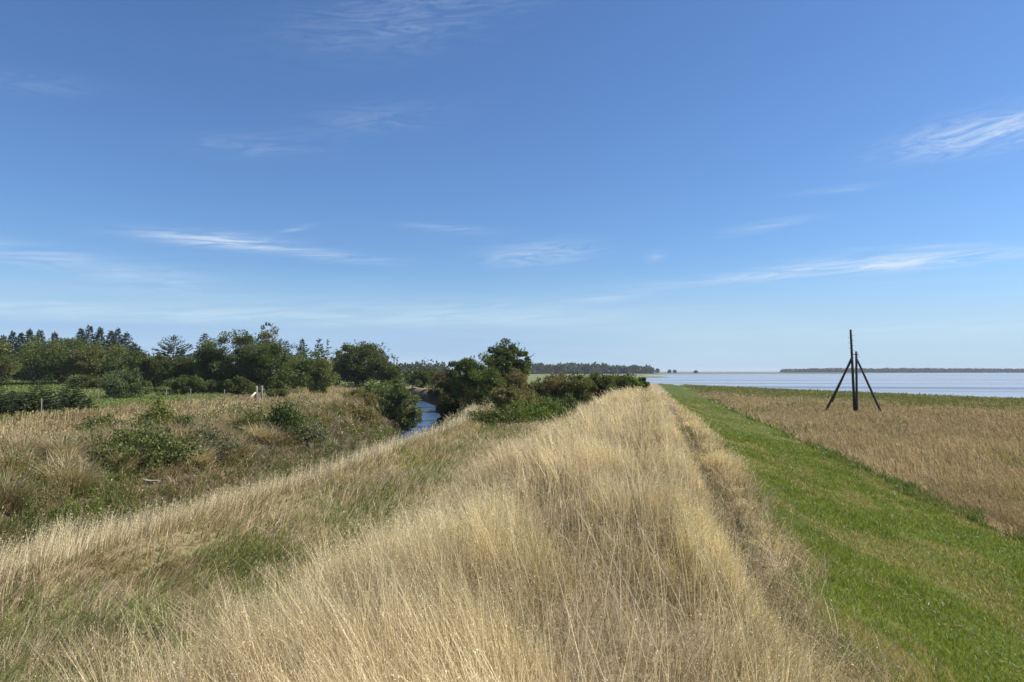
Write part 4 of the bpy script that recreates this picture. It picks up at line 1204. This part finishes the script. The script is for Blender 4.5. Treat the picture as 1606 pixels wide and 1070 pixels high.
# ------------------------------------------------------------------ fence, dead wood
def build_fence():
    d = 63.0
    x0, y0 = at(403, d); z0 = zt(x0, y0)
    t = thing('wire_fence', 'wire fence with thin grey posts and a stout braced corner post', 'fence', (x0, y0, z0))
    def local(px, dd):
        x, y = at(px, dd); return np.array([x - x0, y - y0, zt(x, y) - z0])
    g = Geo(); g.tube([(0, 0, -0.3), (0, 0, 0.7), (0, 0, 1.50)], [0.115, 0.11, 0.105], 9); g.build('corner_post', M_POST, t)
    p = local(411.5, 64.5); g = Geo(); g.tube([p - (0, 0, 0.3), p + (0, 0, 1.45)], [0.09, 0.085], 8); g.build('corner_post', M_POST, t)
    q = local(390, 62.4) + (0, 0, 0.38); g = Geo()
    g.tube([np.array([0, 0, 1.0]), q], [0.075, 0.075], 7); g.build('brace', M_PALEWOOD, t, label='pale new timber brace')
    pts = [local(px, dd) for px, dd in ((353, 66), (300, 69), (262, 71), (156, 66), (105, 51), (67, 43))]
    for p in pts:
        g = Geo(); g.tube([p - (0, 0, 0.3), p + (0, 0, 1.15)], [0.035, 0.032], 7); g.build('post', M_POST, t)
    line = [np.zeros(3)] + pts
    for h in (0.35, 0.7, 1.05):
        g = Geo(); g.tube([p + (0, 0, h) for p in line], 0.0025, 4, cap=False); g.build('wire', M_WIRE, t)


build_fence()


def dead_branch(label, p0, p1, r, seed, col, kids=3):
    rng = np.random.default_rng(seed)
    (px, py, d), (qx, qy, e) = p0, p1
    a = np.array([*at(px, d), z_at(py, d)]); b = np.array([*at(qx, e), z_at(qy, e)])
    t = a.copy(); g = Geo(); L = np.linalg.norm(b - a)
    n = 7; u = np.linspace(0, 1, n)[:, None]
    pts = (b - a) * u + np.concatenate([np.zeros((1, 3)), rng.normal(size=(n - 1, 3)) * L * 0.03])
    g.tube(pts, np.linspace(r, r * 0.35, n), 7, col)
    for k in range(kids):
        i = rng.integers(2, n - 1); dv = (b - a) * 0.3 + rng.normal(size=3) * L * 0.18
        g.tube([pts[i], pts[i] + dv * 0.5 + rng.normal(size=3) * 0.03 * L, pts[i] + dv], [r * 0.4, r * 0.3, r * 0.12], 5, col)
    o = g.build('dead_branch', M_BARK, None, label=label, category='branch', group='dead branches lying by the ditch')
    o.location = t


dead_branch('dark bare branch on the grass above the far bank at the far left', (37, 730, 25), (65, 711, 26), 0.04, 501, (0.07, 0.055, 0.045))
dead_branch('dark thin twig sticking up through the pale ridge grass', (60, 880, 13.0), (96, 839, 13.6), 0.013, 502, (0.09, 0.07, 0.05), 1)
dead_branch('pale bleached branch lying low on the far bank', (84, 742, 22), (104, 727, 22.5), 0.02, 503, (0.40, 0.33, 0.23), 1)
dead_branch('pale grey log in the dark hollow under the nettles', (229, 753, 21), (254, 753, 21.2), 0.035, 504, (0.30, 0.26, 0.2), 0)


# ------------------------------------------------------------------ far shore
def far_wood(name, label, segs, seed, cols, leaf, n_per_m2=0.02):
    """an unbroken far wood: many crowns run together, one mass"""
    rng = np.random.default_rng(seed); g = Geo()
    for (px0, px1, d0, d1, t0, t1, depth) in segs:
        length = abs(px1 - px0) / F * (d0 + d1) / 2
        n = int(length / 4.5)
        for row in range(3):
            u = (np.arange(n) + rng.random(n)) / n
            for v in u:
                d = d0 + (d1 - d0) * v + rng.random() * depth + row * depth * 0.5
                px = px0 + (px1 - px0) * v
                x, y = at(px, d); z = max(0.2, zt(x, y))
                H = (z_at(t0 + (t1 - t0) * v, d) - z) * rng.uniform(0.72, 1.08)
                W = rng.uniform(8, 15)
                crown_leaves(g, (x, y, z + H * 0.5), (W / 2, W / 2, H * 0.52), 9, 150, 1.6 * leaf * d, cols, rng, 0.0, 0.5)
    g.build(name, M_LEAF, None, kind='stuff', label=label, category='wood')


FARC = ((0.04, 0.055, 0.03), (0.07, 0.085, 0.04))
far_wood('far_wood', 'dark wood on the horizon between the domed tree and the hawthorn', [(606, 700, 420, 480, 568.5, 569, 40)], 601, FARC, 0.0022)
far_wood('far_wood', 'long dark wood on the horizon right of the lone round tree', [(828, 950, 900, 950, 571, 572, 60), (950, 1020, 950, 1050, 574, 577.5, 60)], 602, FARC, 0.0022)
far_wood('far_wood', 'thin dark line of trees along the far shore of the fjord', [(1228, 1300, 1960, 1930, 581.6, 580.0, 60), (1300, 1480, 1930, 1930, 580.0, 580.3, 60), (1480, 1720, 1930, 1980, 580.3, 581.6, 60)], 603, FARC, 0.0016)


def build_farmhouse():
    d = 1470.0
    x, y = at(1028.5, d); z0 = zt(x, y)
    t = thing('farmhouse', 'tiny white farmhouse among trees on the far point', 'house', (x, y, z0))
    g = Geo(); g.box((0, 0, 2.0), (9.0, 7, 4.0), rot=0.2); g.build('wall', M_WHITEWALL, t)
    g = Geo(); c, s = math.cos(0.2), math.sin(0.2)
    P = np.array([(-4.8, -3.8, 3.98), (4.8, -3.8, 3.98), (4.8, 3.8, 3.98), (-4.8, 3.8, 3.98), (-4.8, 0, 6.6), (4.8, 0, 6.6)])
    P = np.stack([P[:, 0] * c - P[:, 1] * s, P[:, 0] * s + P[:, 1] * c, P[:, 2]], -1)
    g.add(P, [(0, 1, 5, 4), (2, 3, 4, 5), (3, 2, 1, 0)], [(0, 4, 3), (1, 2, 5)]); g.build('roof', M_TILE, t)


build_farmhouse()
GP = 'single trees on the far point'
for i, (px, tp, w, lb) in enumerate([(1022.5, 579.3, 4, 'far small tree left of the white farmhouse'), (1031, 578.8, 4, 'far small tree right of the white farmhouse, tallest on the point'),
                                     (1050, 580.8, 4, 'far round bush tree past the farmhouse, alone on the point'), (1058, 581.4, 4, 'lowest far bush tree at the tip of the point'),
                                     (1091, 582.0, 5, 'farthest bush tree out on the low shore right of the point')]):
    broadleaf('far_tree', lb, 'tree', GP, px, tp, w, 1450, FARC, 620 + i, 0.03, 260, 10, 0.4, leaf_k=0.0011)


# ------------------------------------------------------------------ sea air
def build_haze():
    m, t = mat_new('sea_air')
    out = t.n('ShaderNodeOutputMaterial'); v = t.n('ShaderNodeVolumePrincipled')
    v.inputs['Color'].default_value = (0.80, 0.88, 1.0, 1.0); v.inputs['Density'].default_value = 0.00012
    v.inputs['Anisotropy'].default_value = 0.0
    t.l(v.outputs[0], out.inputs['Volume'])
    g = Geo(); g.box((0, 0, 9.0), (10800, 10800, 22.0))
    g.build('haze', m, None, kind='stuff', label='thin pale sea air that fades the far shore', category='haze')


build_haze()
